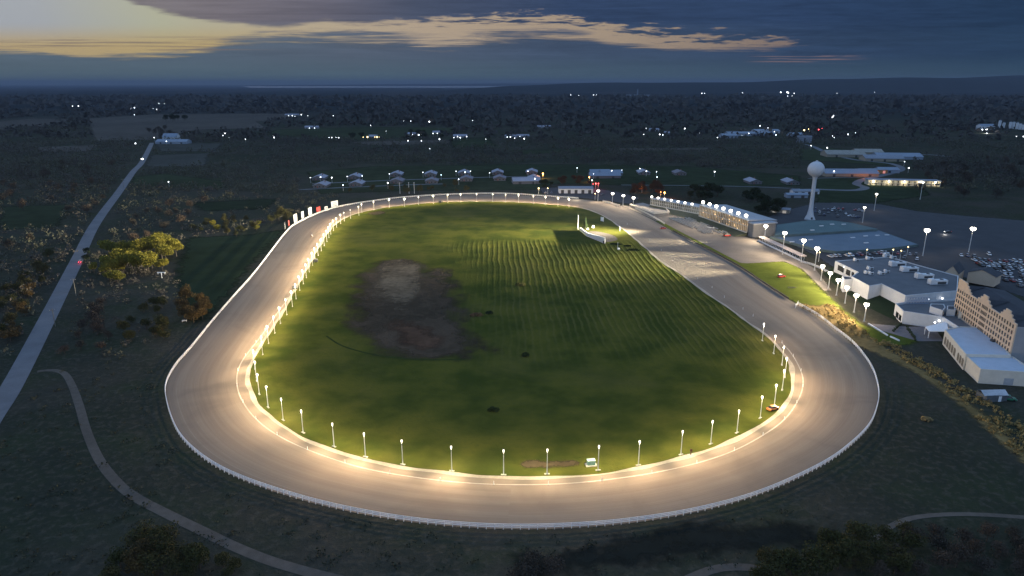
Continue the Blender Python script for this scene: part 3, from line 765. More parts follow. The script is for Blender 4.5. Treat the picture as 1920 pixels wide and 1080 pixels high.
# ------------------------------------------------------------------ buildings
roof_g = M('roof_membrane', (0.125, 0.130, 0.140), 0.9, 0.22, 0.15)
wall_w = M('white_cladding', (0.60, 0.61, 0.62), 0.7, 0.10, 0.5)
wall_c = M('cream_cladding', (0.62, 0.58, 0.50), 0.75, 0.10, 0.5)
roof_b = M('pale_metal_roof', (0.42, 0.47, 0.54), 0.55, 0.12, 0.3)
dark_gl = M('dark_glass', (0.02, 0.022, 0.026), 0.15, 0.2, 1.0, 0.6)
dark_m = M('dark_steel', (0.05, 0.052, 0.056), 0.6, 0.25, 1.0)
hvac_m = M('white_metal', (0.62, 0.63, 0.64), 0.5, 0.12, 1.0)
lit_w = EM('lit_window', (1.0, 0.70, 0.34), 1.3)
wall_glow = EM('wall_lamp_glow', (0.92, 0.95, 1.0), 6.0)
def P3(p, z): q_ = at(p[0], p[1], z); return Vector((q_.x, q_.y, z))
def poly_at(pxs, z): return [(P3(p, z).x, P3(p, z).y) for p in pxs]
def slab_building(name, label, cat, pxs, H, wall, roof, par=0.45, z0=0.0, parapet=True):
    """flat roofed block: walls, roof sheet and a raised parapet, roof outline traced at roof height"""
    poly = poly_at(pxs, H)
    c = (sum(p[0] for p in poly) / len(poly), sum(p[1] for p in poly) / len(poly), 0)
    t = thing(name, label, cat, c)
    a = sum(poly[i][0] * poly[(i + 1) % len(poly)][1] - poly[(i + 1) % len(poly)][0] * poly[i][1] for i in range(len(poly)))
    if a < 0: poly = poly[::-1]
    n = len(poly); m = MB()
    m.add([(p[0], p[1], z0) for p in poly] + [(p[0], p[1], H) for p in poly], [(i, (i + 1) % n, n + (i + 1) % n, n + i) for i in range(n)])
    m.build('wall', wall, t, origin=c)
    r = MB().sheet(poly, H - par if parapet else H).build('roof', roof, t, origin=c)
    if parapet:
        ip = []
        P = [Vector(p) for p in poly]
        for i in range(n):
            e1 = (P[i] - P[i - 1]).normalized(); e2 = (P[(i + 1) % n] - P[i]).normalized()
            n1_ = Vector((-e1.y, e1.x)); n2_ = Vector((-e2.y, e2.x)); b = (n1_ + n2_)
            b = b.normalized() * min(1.2, 0.35 / max(0.3, b.normalized().dot(n1_)))
            ip.append(P[i] + b)
        vs = [(p.x, p.y, H) for p in P] + [(p.x, p.y, H) for p in ip] + [(p.x, p.y, H - par - 0.05) for p in ip]
        fs = []
        for i in range(n):
            j = (i + 1) % n
            fs += [(i, j, n + j, n + i), (n + i, n + j, 2 * n + j, 2 * n + i)]
        MB().add(vs, fs).build('parapet', wall, t, origin=c)
    return t, c
def wall_patch(t, c, a, b, s0, s1, z0, z1, name, mat, out=0.03, thick=0.08):
    """a thin box standing proud of the wall from a to b between fractions s0..s1"""
    a = Vector((a[0], a[1])); b = Vector((b[0], b[1])); d = b - a; nn = Vector((d.y, -d.x)).normalized()
    if nn.y > 0: nn = -nn
    p = a + d * s0; q_ = a + d * s1
    lo = [p + nn * out, q_ + nn * out, q_ + nn * (out - thick), p + nn * (out - thick)]
    return MB().hexa([(v.x, v.y, z0) for v in lo] + [(v.x, v.y, z1) for v in lo]).build(name, mat, t, origin=c)
def wall_lamp(t, c, px_at, z, out=(0, -0.4), r=0.55):
    p = P3(px_at, z)
    o = MB().ball((p.x + out[0], p.y + out[1], z), r, 8, 6).build('wall_lamp', wall_glow, t, origin=c)
    return p
# --- casino hall: big flat roof beside the grass bank
CH = 8.0
cas_px = [(1566, 489), (1609, 510), (1597, 518), (1630, 536), (1653, 532), (1698, 554), (1795, 545), (1797, 517), (1719, 496), (1668, 481)]
cas, cc = slab_building('casino_hall', 'wide flat grey roofed white casino hall beside the grass bank and lamp row', 'building', cas_px, CH, wall_w, roof_g)
cp_ = poly_at(cas_px, CH)
for s0, s1 in ((0.15, 0.42), (0.52, 0.70), (0.76, 0.86)): wall_patch(cas, cc, cp_[0], cp_[1], s0, s1, 3.6, 6.6, 'window', dark_gl)
for q_, z in (((1610, 524), 7.0), ((1629, 534), 6.9), ((1673, 547), 6.2), ((1740, 560), 5.0), ((1766, 559), 5.2), ((1582, 500), 7.0)): wall_lamp(cas, cc, q_, z, r=0.42)
# low entrance box at the north corner
ent, ec = slab_building('entrance_block', 'small white flat roofed block standing against the casino hall corner', 'building', [(1579, 517), (1597, 519), (1600, 523), (1583, 524)], 7.0, wall_w, dark_m, 0.3)
# rooftop machinery
def rtu(pxy, L, wd, h, rz, label):
    p = P3(pxy, CH - 0.45)
    t = thing('rooftop_unit', label, 'rooftop unit', p, rz, 'air handling units on the casino roof')
    MB().box((0, 0, 0.25), (L, wd, h)).box((-L * 0.36, 0, h + 0.25), (L * 0.26, wd * 0.9, 0.5)).build('housing', hvac_m, t)
    MB().box((0, 0, 0), (L * 0.96, wd * 0.86, 0.25)).build('plinth', dark_m, t)
    MB().lathe([(wd * 0.3, h + 0.252), (wd * 0.3, h + 0.42), (wd * 0.22, h + 0.45)], (L * 0.22, 0, 0), 10).build('fan', dark_m, t)
    MB().box((L * 0.15, -wd / 2 - 0.02, 0.45), (L * 0.5, 0.06, h * 0.55)).build('vent', dark_m, t)
for k, (q, L) in enumerate((((1682, 499), 8.5), ((1704, 509), 9), ((1732, 522), 9), ((1757, 533), 9))):
    rtu(q, L, 3.0, 2.2, 0.08, 'long white air unit on the grey casino roof, %s in its slanting row' % ORD[k])
for k, (q, L) in enumerate((((1631, 506), 3), ((1625, 514), 2.4), ((1632, 515), 2.4), ((1652, 515), 3), ((1662, 512), 2.4), ((1630, 487), 4), ((1605, 490), 2.5), ((1662, 482), 4), ((1674, 485), 3))):
    rtu(q, L, 1.9, 1.3, 0.1, 'small roof unit on the casino roof left of the long white row, %s of nine' % ORD[k])
# --- link building with the roof terrace
LH = 6.0
lnk_px = [(1679, 569), (1694, 583), (1768, 594), (1797, 613), (1850, 613), (1838, 585), (1795, 560), (1698, 566)]
lnk, lc = slab_building('link_building', 'low white link building with an angled front between casino hall and hotel', 'building', lnk_px, LH, wall_w, roof_g, 0.9)
lp = poly_at(lnk_px, LH)
wall_patch(lnk, lc, lp[0], lp[1], 0.25, 0.55, 0.5, 3.2, 'window', dark_gl); wall_patch(lnk, lc, lp[0], lp[1], 0.62, 0.9, 0.5, 3.2, 'window', dark_gl)
for q_ in ((1752, 604), (1760, 601)): wall_lamp(lnk, lc, q_, 4.0, r=0.4)
lat = thing('roof_lattice', 'pale blue steel lattice frame on the low link roof below the casino wall', 'trellis', P3((1720, 576), LH - 0.9))
lz = LH - 0.9
A_ = P3((1700, 570), lz); B_ = P3((1741, 569), lz); o_ = lat.location
blue_m = M('blue_steel', (0.28, 0.34, 0.46), 0.5, 0.1, 1.0)
m = MB()
for k in range(9):
    p = A_.lerp(B_, k / 8) - o_; m.cyl(p, p + Vector((0, 0, 3.2)), 0.10, n=5)
for k in range(8):
    p = A_.lerp(B_, k / 8) - o_; q_ = A_.lerp(B_, (k + 1) / 8) - o_
    m.cyl(p + Vector((0, 0, 0.1)), q_ + Vector((0, 0, 3.1)), 0.08, n=5); m.cyl(p + Vector((0, 0, 3.1)), q_ + Vector((0, 0, 0.1)), 0.08, n=5)
for z in (0.1, 1.6, 3.2): m.cyl(A_ - o_ + Vector((0, 0, z)), B_ - o_ + Vector((0, 0, z)), 0.11, n=5)
m.build('truss', blue_m, lat)
slab_building('stair_block', 'grey roofed block on the link building beside the blue lattice', 'building', [(1744, 574), (1768, 582), (1773, 576), (1770, 570), (1745, 569)], 8.2, wall_w, roof_g, 0.3, LH - 0.85)
slab_building('plant_room', 'small white plant room with dark top against the hotel', 'building', [(1776, 580), (1792, 581), (1790, 573), (1776, 573)], 8.2, wall_w, dark_m, 0.3, LH - 0.85)
slab_building('plant_room', 'cream plant box on the link roof under the hotel facade', 'building', [(1798, 586), (1813, 588), (1811, 580), (1798, 579)], 8.0, wall_c, roof_b, 0.3, LH - 0.85)
# --- ballroom annex: two pale blue roofs and a cream front with tall windows
AH = 6.0
up_px = [(1772, 618), (1811, 664), (1896, 666), (1849, 614), (1801, 612)]
lo_px = [(1811, 666), (1839, 692), (1945, 699), (1899, 668)]
anx, ac = slab_building('ballroom_annex', 'low annex with pale blue roof and arched windows in its cream front', 'building', up_px, AH + 0.5, wall_c, roof_b, 0.25)
an2, ac2 = slab_building('ballroom_annex', 'lower annex block with pale blue roof at the end of the cream front', 'building', lo_px, AH - 0.4, wall_c, roof_b, 0.25)
ap = poly_at(up_px, AH + 0.5); ap2 = poly_at(lo_px, AH - 0.4)
def arched(t, c, a, b, s0, s1, z0, z1):
    f_ = wall_patch(t, c, a, b, s0, s1, z0, z1, 'window', M('window_trim', (0.16, 0.14, 0.11), 0.6), 0.05, 0.1)
    a = Vector(a); b = Vector(b); w = (s1 - s0)
    g_ = wall_patch(t, c, a, b, s0 + w * 0.14, s1 - w * 0.14, z0 + 0.25, z1 - 0.4, 'pane', dark_gl, 0.08, 0.1); g_.parent = f_; g_.matrix_parent_inverse = Matrix.Identity(4)
    wall_patch(t, c, a, b, s0 + w * 0.3, s1 - w * 0.3, z1, z1 + 0.35, 'lintel', M('window_trim'), 0.05, 0.1)
for k in range(5): arched(anx, ac, ap[0], ap[1], 0.06 + k * 0.115, 0.06 + k * 0.115 + 0.085, 1.0, 4.0)
for k in range(3): arched(anx, ac, ap[0], ap[1], 0.70 + k * 0.10, 0.70 + k * 0.10 + 0.075, 1.0, 3.8)
wall_patch(an2, ac2, ap2[0], ap2[1], 0.03, 0.10, 0.1, 2.6, 'door', dark_m)
wall_patch(an2, ac2, ap2[1], ap2[2], 0.45, 0.62, 0.1, 2.7, 'door', M('grey_door', (0.3, 0.33, 0.36), 0.5))
MB().box((0, 0, 0), (1.6, 1.6, 0.7)).build('roof_vent', dark_m, anx).location = P3((1862, 640), AH + 0.3) - Vector(ac)
# --- hotel: tan front with three stepped gables and seven rows of windows
tan = M('tan_stucco', (0.62, 0.46, 0.325), 0.85, 0.07, 0.4)
HZ = 19.0
hl = P3((1797, 532), HZ); hr = P3((1907, 603), HZ)
hd = (hr - hl); hd.z = 0; HLn = hd.length; hu = hd.normalized(); hn = Vector((hu.y, -hu.x, 0))
if hn.x > 0: hn = -hn                                        # outward, towards the track
hot = thing('hotel', 'tall tan hotel with stepped gables and rows of narrow windows', 'building', (hl.x, hl.y, 0))
def H3(s, z, o=0.0): v = hu * (s * HLn) + hn * o; return (v.x, v.y, z)
prof = [(0, HZ + 2.6), (0.16, HZ + 2.6), (0.16, HZ + 1.5), (0.19, HZ + 1.5), (0.19, HZ + 0.6), (0.22, HZ + 0.6), (0.22, HZ - 0.4), (0.25, HZ - 0.4), (0.25, HZ - 1.2), (0.38, HZ - 1.2), (0.38, HZ - 0.2), (0.42, HZ - 0.2), (0.42, HZ + 1.0), (0.455, HZ + 1.0), (0.455, HZ + 2.3), (0.53, HZ + 2.3), (0.53, HZ + 1.0), (0.565, HZ + 1.0), (0.565, HZ - 0.2), (0.60, HZ - 0.2), (0.60, HZ - 1.2), (0.76, HZ - 1.2), (0.76, HZ - 0.1), (0.79, HZ - 0.1), (0.79, HZ + 1.2), (0.82, HZ + 1.2), (0.82, HZ + 2.3), (0.89, HZ + 2.3), (0.89, HZ + 1.2), (0.92, HZ + 1.2), (0.92, HZ), (0.955, HZ), (0.955, HZ - 1.0), (1.0, HZ - 1.0)]
# merge into a single silhouette wall
vs = [H3(s, z, 0) for s, z in [(0, 0)] + prof + [(1, 0)]]; vb = [H3(s, z, -0.5) for s, z in [(0, 0)] + prof + [(1, 0)]]
n = len(vs); fs = [tuple(range(n)), tuple(range(2 * n - 1, n - 1, -1))] + [(i, n + i, n + (i + 1) % n, (i + 1) % n) for i in range(n)]
MB().add(vs + vb, fs).build('facade', tan, hot)
DEP = 19.0
MB().hexa([H3(0, 0, -0.505), H3(1, 0, -0.505), H3(1, 0, -DEP), H3(0, 0, -DEP), H3(0, HZ - 2, -0.505), H3(1, HZ - 2, -0.505), H3(1, HZ - 2, -DEP), H3(0, HZ - 2, -DEP)]).build('wall', M('grey_stucco', (0.30, 0.30, 0.31), 0.8, 0.1, 0.4), hot)
dkroof = M('dark_shingles', (0.040, 0.042, 0.050), 0.85, 0.3, 0.8)
r_ = MB()
zr = HZ - 1.99
r_.add([H3(0, zr, -0.51), H3(1, zr, -0.51), H3(1, zr, -DEP), H3(0, zr, -DEP), H3(0.05, zr + 1.9, -DEP / 2), H3(0.97, zr + 1.9, -DEP / 2)], [(0, 1, 5, 4), (2, 3, 4, 5), (1, 2, 5), (3, 0, 4), (3, 2, 1, 0)])
for s in (0.08, 0.49, 0.855):     # cross gables running back from the stepped gables
    r_.add([H3(s - 0.07, zr, -0.52), H3(s + 0.07, zr, -0.52), H3(s, zr + 2.6, -0.52), H3(s, zr + 2.2, -DEP / 2)], [(0, 1, 2), (0, 2, 3), (1, 3, 2)])
r_.build('roof', dkroof, hot)
winmat = M('hotel_window', (0.045, 0.038, 0.032), 0.25, 0.2, 1.0, 0.5)
trim = M('hotel_sill', (0.40, 0.30, 0.22), 0.8, 0.1)
def winbox(mb, s, z, w, h): mb.hexa([H3(s - w, z, 0.09), H3(s + w, z, 0.09), H3(s + w, z, -0.05), H3(s - w, z, -0.05), H3(s - w, z + h, 0.09), H3(s + w, z + h, 0.09), H3(s + w, z + h, -0.05), H3(s - w, z + h, -0.05)])
colS = []
s = 0.028
while s < 0.985:
    colS.append(s); s += 0.0405 if not (0.44 < s < 0.54) else 0.021
ncount = 0; rest = MB()
for row in range(6, -1, -1):
    z = 1.2 + row * 2.42
    for s in colS:
        top = float(np.interp(s, [a for a, _ in prof], [b for _, b in prof]))
        if z + 1.7 > top: continue
        mb = MB() if ncount < 100 else rest
        winbox(mb, s, z, 0.0085 if not (0.44 < s < 0.56) else 0.006, 1.45)
        if ncount < 100: mb.build('window', winmat, hot)
        ncount += 1
if rest.v: tag(rest.build('window', winmat, hot), kind='stuff')
# porte-cochere roofs behind the casino
pc = thing('gabled_porch', 'dark gabled porch roofs with a tan gable between casino roof and hotel', 'porch', P3((1815, 512), 7))
o_ = pc.location
def gable(t, a_px, b_px, z, rise, back, mw, mr):
    a = P3(a_px, z) - o_; b = P3(b_px, z) - o_; a.z = b.z = 0
    d = Vector((b.y - a.y, a.x - b.x, 0)).normalized()
    if d.y < 0: d = -d
    mid = (a + b) / 2 + Vector((0, 0, rise)); bk = d * back
    MB().add([a, b, mid, a - Vector((0, 0, z)), b - Vector((0, 0, z)), a + bk - Vector((0, 0, z)), b + bk - Vector((0, 0, z)), a + bk, b + bk, mid + bk], [(3, 4, 1, 2, 0), (4, 6, 8, 1), (5, 3, 0, 7), (6, 5, 7, 9, 8)]).build('wall', mw, t)
    e = (b - a) * 0.06; up = Vector((0, 0, 0.05))
    MB().add([a - e + up - d * 0.4, mid + up - d * 0.4, mid + up + bk, a - e + up + bk, b + e + up - d * 0.4, b + e + up + bk], [(0, 1, 2, 3), (1, 4, 5, 2)]).build('roof', mr, t)
gable(pc, (1772, 510), (1797, 514), 6.5, 4.0, 14, tan, dkroof)
gable(pc, (1815, 514), (1866, 523), 5.5, 2.6, 11, tan, dkroof)
pc.location.z = 6.5
# --- the big low hall with teal roofs beyond the lamp row
teal = M('teal_roof', (0.075, 0.125, 0.128), 0.75, 0.2, 0.08)
blur = M('blue_grey_roof', (0.105, 0.145, 0.185), 0.75, 0.18, 0.08)
low1, c1 = slab_building('paddock_hall', 'wide low hall with blue grey roof and small skylights beyond the lamp row', 'building', [(1443, 443), (1530, 436), (1647, 431), (1722, 458), (1660, 466), (1568, 471), (1528, 466)], 1.7, M('teal_wall', (0.10, 0.14, 0.14), 0.8), blur, 0.15)
low2, c2 = slab_building('paddock_hall', 'low hall with teal green roof at the foot of the water tower', 'building', [(1457, 421), (1515, 413), (1560, 413), (1600, 418), (1646, 429), (1540, 436), (1452, 441)], 3.2, M('teal_wall'), teal, 0.15)
for k, (q, zz, tt, c_) in enumerate((((1540, 424), 3.2, low2, c2), ((1560, 421), 3.2, low2, c2), ((1582, 421), 3.2, low2, c2), ((1523, 432), 3.2, low2, c2), ((1552, 437), 1.7, low1, c1), ((1572, 436), 1.7, low1, c1), ((1599, 446), 1.7, low1, c1), ((1623, 443), 1.7, low1, c1), ((1645, 442), 1.7, low1, c1), ((1663, 441), 1.7, low1, c1), ((1624, 456), 1.7, low1, c1), ((1520, 450), 1.7, low1, c1), ((1503, 450), 1.7, low1, c1), ((1485, 454), 1.7, low1, c1))):
    p = P3(q, zz - 0.15)
    MB().box((p.x - c_[0], p.y - c_[1], zz - 0.16), (3.2, 1.1, 0.5), 0.25).build('skylight', hvac_m, tt)
# walkway roof and picket fence along the pole row
wk = thing('covered_walkway', 'long covered walkway with pinkish roof running along the lamp row', 'walkway', at(1485, 470))
a = at(1421, 452); b = at(1500, 490); d = (b - a).normalized(); nn = Vector((-d.y, d.x, 0)); o_ = wk.location
pk = M('walkway_roof', (0.34, 0.29, 0.27), 0.7, 0.1)
MB().hexa([tuple(v - o_ + Vector((0, 0, 2.9))) for v in (a, b, b + nn * 4, a + nn * 4)] + [tuple(v - o_ + Vector((0, 0, zz))) for v, zz in ((a, 3.1), (b, 3.1), (b + nn * 4, 3.5), (a + nn * 4, 3.5))]).build('roof', pk, wk)
for k in range(14):
    for off in (0.3, 3.6):
        p = a.lerp(b, (k + 0.5) / 14) + nn * off - o_
        MB().cyl((p.x, p.y, 0), (p.x, p.y, 2.9), 0.12, n=6).build('post', white, wk)
MB().box((0, 0, 0), ((b - a).length, 0.12, 1.1), math.atan2(d.y, d.x)).build('side_rail', white, wk).location = (a + b) / 2 + nn * 0.12 - o_
rail_fence('picket_fence', 'white picket fence below the pole row beside the lawn bank', [V2(1501, 492), V2(1520, 497), V2(1537, 504), V2(1552, 512)], (0.5, 1.1), 1.4, 0.9, white, postw=0.2)
# grass bank under the casino wall
bk = MB(); q1 = [P3(p, 0) for p in ((1560, 512), (1598, 545), (1640, 572), (1700, 600))]; 
tops_ = [P3(p, 0) for p in ((1566, 507), (1606, 538), (1650, 552), (1690, 571))]
vs = [tuple(p + Vector((-6, -1, -0.05))) for p in q1] + [(p.x, p.y, 2.6) for p in tops_] + [(p.x + 8, p.y + 4, 2.6) for p in tops_]
fs = [(i, i + 1, 5 + i, 4 + i) for i in range(3)] + [(4 + i, 5 + i, 9 + i, 8 + i) for i in range(3)]
tag(bk.add(vs, fs).build('grass_bank', meadow), kind='structure')
# patio in front of the link building
tag(MB().sheet(poly_at([(1628, 607), (1705, 613), (1750, 612), (1770, 640), (1722, 640), (1640, 617)], 0), 0.085).build('patio', M('paving', (0.13, 0.12, 0.125), 0.9, 0.25, 0.6)), kind='structure')
for k, (pa, pb, lb_) in enumerate((((1628, 608), (1664, 630), 'low white kerb wall curving along the patio edge by the last lamp pole'), ((1669, 632), (1686, 640), 'short white kerb wall at the patio corner'))):
    A1 = at(*pa); B1 = at(*pb); w = MB().box((0, 0, 0), ((B1 - A1).length, 0.5, 0.6), math.atan2((B1 - A1).y, (B1 - A1).x)).build('kerb_wall', white, origin=None)
    w.location = (A1 + B1) / 2; tag(w, lb_, 'low wall')
for k, (pa, pb) in enumerate((((1674, 622), (1690, 608)), ((1700, 615), (1718, 640)))):
    A1 = at(*pa); B1 = at(*pb); hw = MB()
    L_ = (B1 - A1).length
    for j in range(int(L_ * 3)):
        s = random.random(); hw.ball((L_ * (s - 0.5), random.uniform(-0.4, 0.4), random.uniform(0.3, 0.9)), random.uniform(0.25, 0.5), 5, 4)
    w = hw.build('clipped_hedge', M('hedge', (0.03, 0.04, 0.018), 1, 0.4, 3)); w.location = (A1 + B1) / 2; w.rotation_euler = (0, 0, math.atan2((B1 - A1).y, (B1 - A1).x))
    tag(w, ('dark clipped hedge leading from patio to the link building', 'dark red brown hedge on the far side of the patio')[k], 'hedge')
# entrance canopy of white fins
cn = thing('entrance_canopy', 'white tilted entrance canopy beside the annex front', 'canopy', at(1748, 632)); o_ = cn.location
A1 = P3((1735, 614), 3.2) - o_; B1 = P3((1775, 604), 4.2) - o_; C1 = P3((1778, 622), 4.0) - o_; D1 = P3((1742, 622), 3.0) - o_
MB().hexa([A1, D1, C1, B1, A1 + Vector((0, 0, 0.35)), D1 + Vector((0, 0, 0.35)), C1 + Vector((0, 0, 0.35)), B1 + Vector((0, 0, 0.35))]).build('roof', white, cn)
for v in (A1, D1, C1): MB().cyl((v.x * 0.97, v.y * 0.97, 0), (v.x * 0.97, v.y * 0.97, v.z), 0.15).build('column', white, cn)
# white porch and dark shed at the right edge
sh = thing('shed', 'small dark shed with white gabled roof near the annex corner', 'shed', at(1858, 748)); o_ = sh.location
MB().box((0, 0, 0), (8, 4.5, 2.4), 0.12).build('wall', M('shed_wall', (0.10, 0.11, 0.12), 0.8), sh)
MB().add([(-4.4, -2.6, 2.3), (4.4, -2.0, 2.3), (4.4, 0.2, 3.5), (-4.4, -0.3, 3.5), (-4.5, 2.3, 2.3), (4.2, 2.8, 2.3)], [(0, 1, 2, 3), (3, 2, 5, 4)]).build('roof', M('pale_shed_roof', (0.40, 0.42, 0.45), 0.6), sh)
MB().box((0, 0, 0), (1.1, 0.1, 2.0), 0.12).build('door', white, sh).location = (1.5, -2.12, 0)
# ------------------------------------------------------------------ grandstand
gs = thing('grandstand', 'long glazed grandstand with lit windows and roof floodlights beside the homestretch', 'grandstand', at(1320, 410)); go = Vector(gs.location)
def facade(pa, pb, z0, z1, nbay, glass, depth):
    a = P3(pa, z1); b = P3(pb, z1); d = b - a; d.z = 0; L_ = d.length; u = d.normalized(); back = Vector((-u.y, u.x, 0))
    if back.x < 0: back = -back
    a = a - go; a.z = 0
    def q(s, o, z): v = a + u * (L_ * s) + back * o; return (v.x, v.y, z)
    MB().hexa([q(0, 0.6, z0), q(1, 0.6, z0), q(1, depth, 0), q(0, depth, 0), q(0, 0.6, z1 - 0.5), q(1, 0.6, z1 - 0.5), q(1, depth, z1 - 1.5), q(0, depth, z1 - 1.5)]).build('wall', M('stand_wall', (0.24, 0.25, 0.26), 0.8), gs)
    MB().hexa([q(0.001, 0.25, z0 + 0.45), q(0.999, 0.25, z0 + 0.45), q(0.999, 0.59, z0 + 0.45), q(0.001, 0.59, z0 + 0.45), q(0.001, 0.25, z1 - 0.6), q(0.999, 0.25, z1 - 0.6), q(0.999, 0.59, z1 - 0.6), q(0.001, 0.59, z1 - 0.6)]).build('glazing', glass, gs)
    for k in range(nbay + 1):
        s = k / nbay
        MB().hexa([q(s - 0.15 / L_, 0.02, z0), q(s + 0.15 / L_, 0.02, z0), q(s + 0.15 / L_, 0.24, z0), q(s - 0.15 / L_, 0.24, z0), q(s - 0.15 / L_, 0.02, z1 - 0.3), q(s + 0.15 / L_, 0.02, z1 - 0.3), q(s + 0.15 / L_, 0.24, z1 - 0.3), q(s - 0.15 / L_, 0.24, z1 - 0.3)]).build('mullion', wall_c, gs)
    for zz in ((z0 + z1) / 2 - 0.2,): MB().hexa([q(0, 0.03, zz), q(1, 0.03, zz), q(1, 0.245, zz), q(0, 0.245, zz), q(0, 0.03, zz + 0.5), q(1, 0.03, zz + 0.5), q(1, 0.245, zz + 0.5), q(0, 0.245, zz + 0.5)]).build('spandrel', M('spandrel_grey', (0.36, 0.35, 0.33), 0.7), gs)
    MB().hexa([q(-0.004, -0.7, z1 - 0.29), q(1.004, -0.7, z1 - 0.29), q(1.004, depth + 0.3, z1 - 1.29), q(-0.004, depth + 0.3, z1 - 1.29), q(-0.004, -0.7, z1 + 0.2), q(1.004, -0.7, z1 + 0.2), q(1.004, depth + 0.3, z1 - 0.9), q(-0.004, depth + 0.3, z1 - 0.9)]).build('roof', M('stand_roof', (0.36, 0.37, 0.39), 0.7, 0.15, 0.3), gs)
    MB().hexa([q(0, -0.5, z0 - 0.3), q(1, -0.5, z0 - 0.3), q(1, 0.58, z0 - 0.3), q(0, 0.58, z0 - 0.3), q(0, -0.5, z0 + 0.2), q(1, -0.5, z0 + 0.2), q(1, 0.58, z0 + 0.2), q(0, 0.58, z0 + 0.2)]).build('sill', wall_c, gs)
    return q
def glass_mat(name, cool, warm, amount):
    m, nt, b = new_mat(name); p = nt.pos(); x, y, z = nt.sep(p)
    # lit rooms behind the glass: dim halls, with single lamps and screens inside
    cell = nt.node('ShaderNodeTexVoronoi'); cell.inputs['Scale'].default_value = 0.42
    nt.put(cell.inputs['Vector'], p)
    n = nt.noise(p, 0.05, 3, 0.5); n2 = nt.noise(p, 0.25, 3, 0.6)
    sp_ = 1 - nt.smooth(0.12, 0.34, S(nt, cell.outputs['Distance']))
    e = nt.smooth(0.25, 0.6, n) * amount * (0.15 + n2 * 0.5) + sp_ * nt.smooth(0.40, 0.60, n2) * amount * 4.5
    b.inputs['Base Color'].default_value = (0.03, 0.035, 0.04, 1); b.inputs['Roughness'].default_value = 0.2
    nt.put(b.inputs['Emission Color'], nt.mix(n2, warm, cool)); nt.put(b.inputs['Emission Strength'], e)
    m.cycles.emission_sampling = 'NONE'; return m
gl_r = glass_mat('lit_glazing', (1.0, 0.72, 0.36), (1.0, 0.55, 0.20), 0.62)
gl_l = glass_mat('dim_glazing', (0.62, 0.66, 0.62), (0.9, 0.8, 0.55), 0.30)
qL = facade((1220, 372), (1313, 389), 3.6, 9.0, 26, gl_l, 16)
qR = facade((1312, 384), (1402, 413), 2.6, 11.5, 30, gl_r, 24)
# plinth slopes under the glass
for q, z0, dfr in ((qL, 3.3, 7), (qR, 2.3, 10)):
    MB().add([q(0, 0.59, 0), q(1, 0.59, 0), q(1, 0.59, z0), q(0, 0.59, z0), q(0, -dfr, 0), q(1, -dfr, 0)], [(3, 2, 5, 4), (0, 3, 4), (2, 1, 5), (0, 4, 5, 1)]).build('plinth', M('plinth_bank', (0.060, 0.066, 0.036), 0.95, 0.3, 0.4), gs)
# flat roofed end pavilion
ev = MB(); 
e0 = Vector(qR(1.003, 1.0, 0)); eu = (Vector(qR(1, 0, 0)) - Vector(qR(0, 0, 0))).normalized(); eb = (Vector(qR(0, 1, 0)) - Vector(qR(0, 0, 0))).normalized()
ev.prism([(e0.x, e0.y), ((e0 + eu * 6).x, (e0 + eu * 6).y), ((e0 + eu * 6 + eb * 18).x, (e0 + eu * 6 + eb * 18).y), ((e0 + eb * 18).x, (e0 + eb * 18).y)], 0, 9.6)
ev.build('end_pavilion', M('pavilion_wall', (0.17, 0.17, 0.17), 0.8), gs)
f0 = e0 - eu * 0.8 - eb * 0.8
MB().prism([((f0).x, f0.y), ((f0 + eu * 7.6).x, (f0 + eu * 7.6).y), ((f0 + eu * 7.6 + eb * 19.6).x, (f0 + eu * 7.6 + eb * 19.6).y), ((f0 + eb * 19.6).x, (f0 + eb * 19.6).y)], 9.603, 10.3).build('roof', M('stand_roof'), gs)
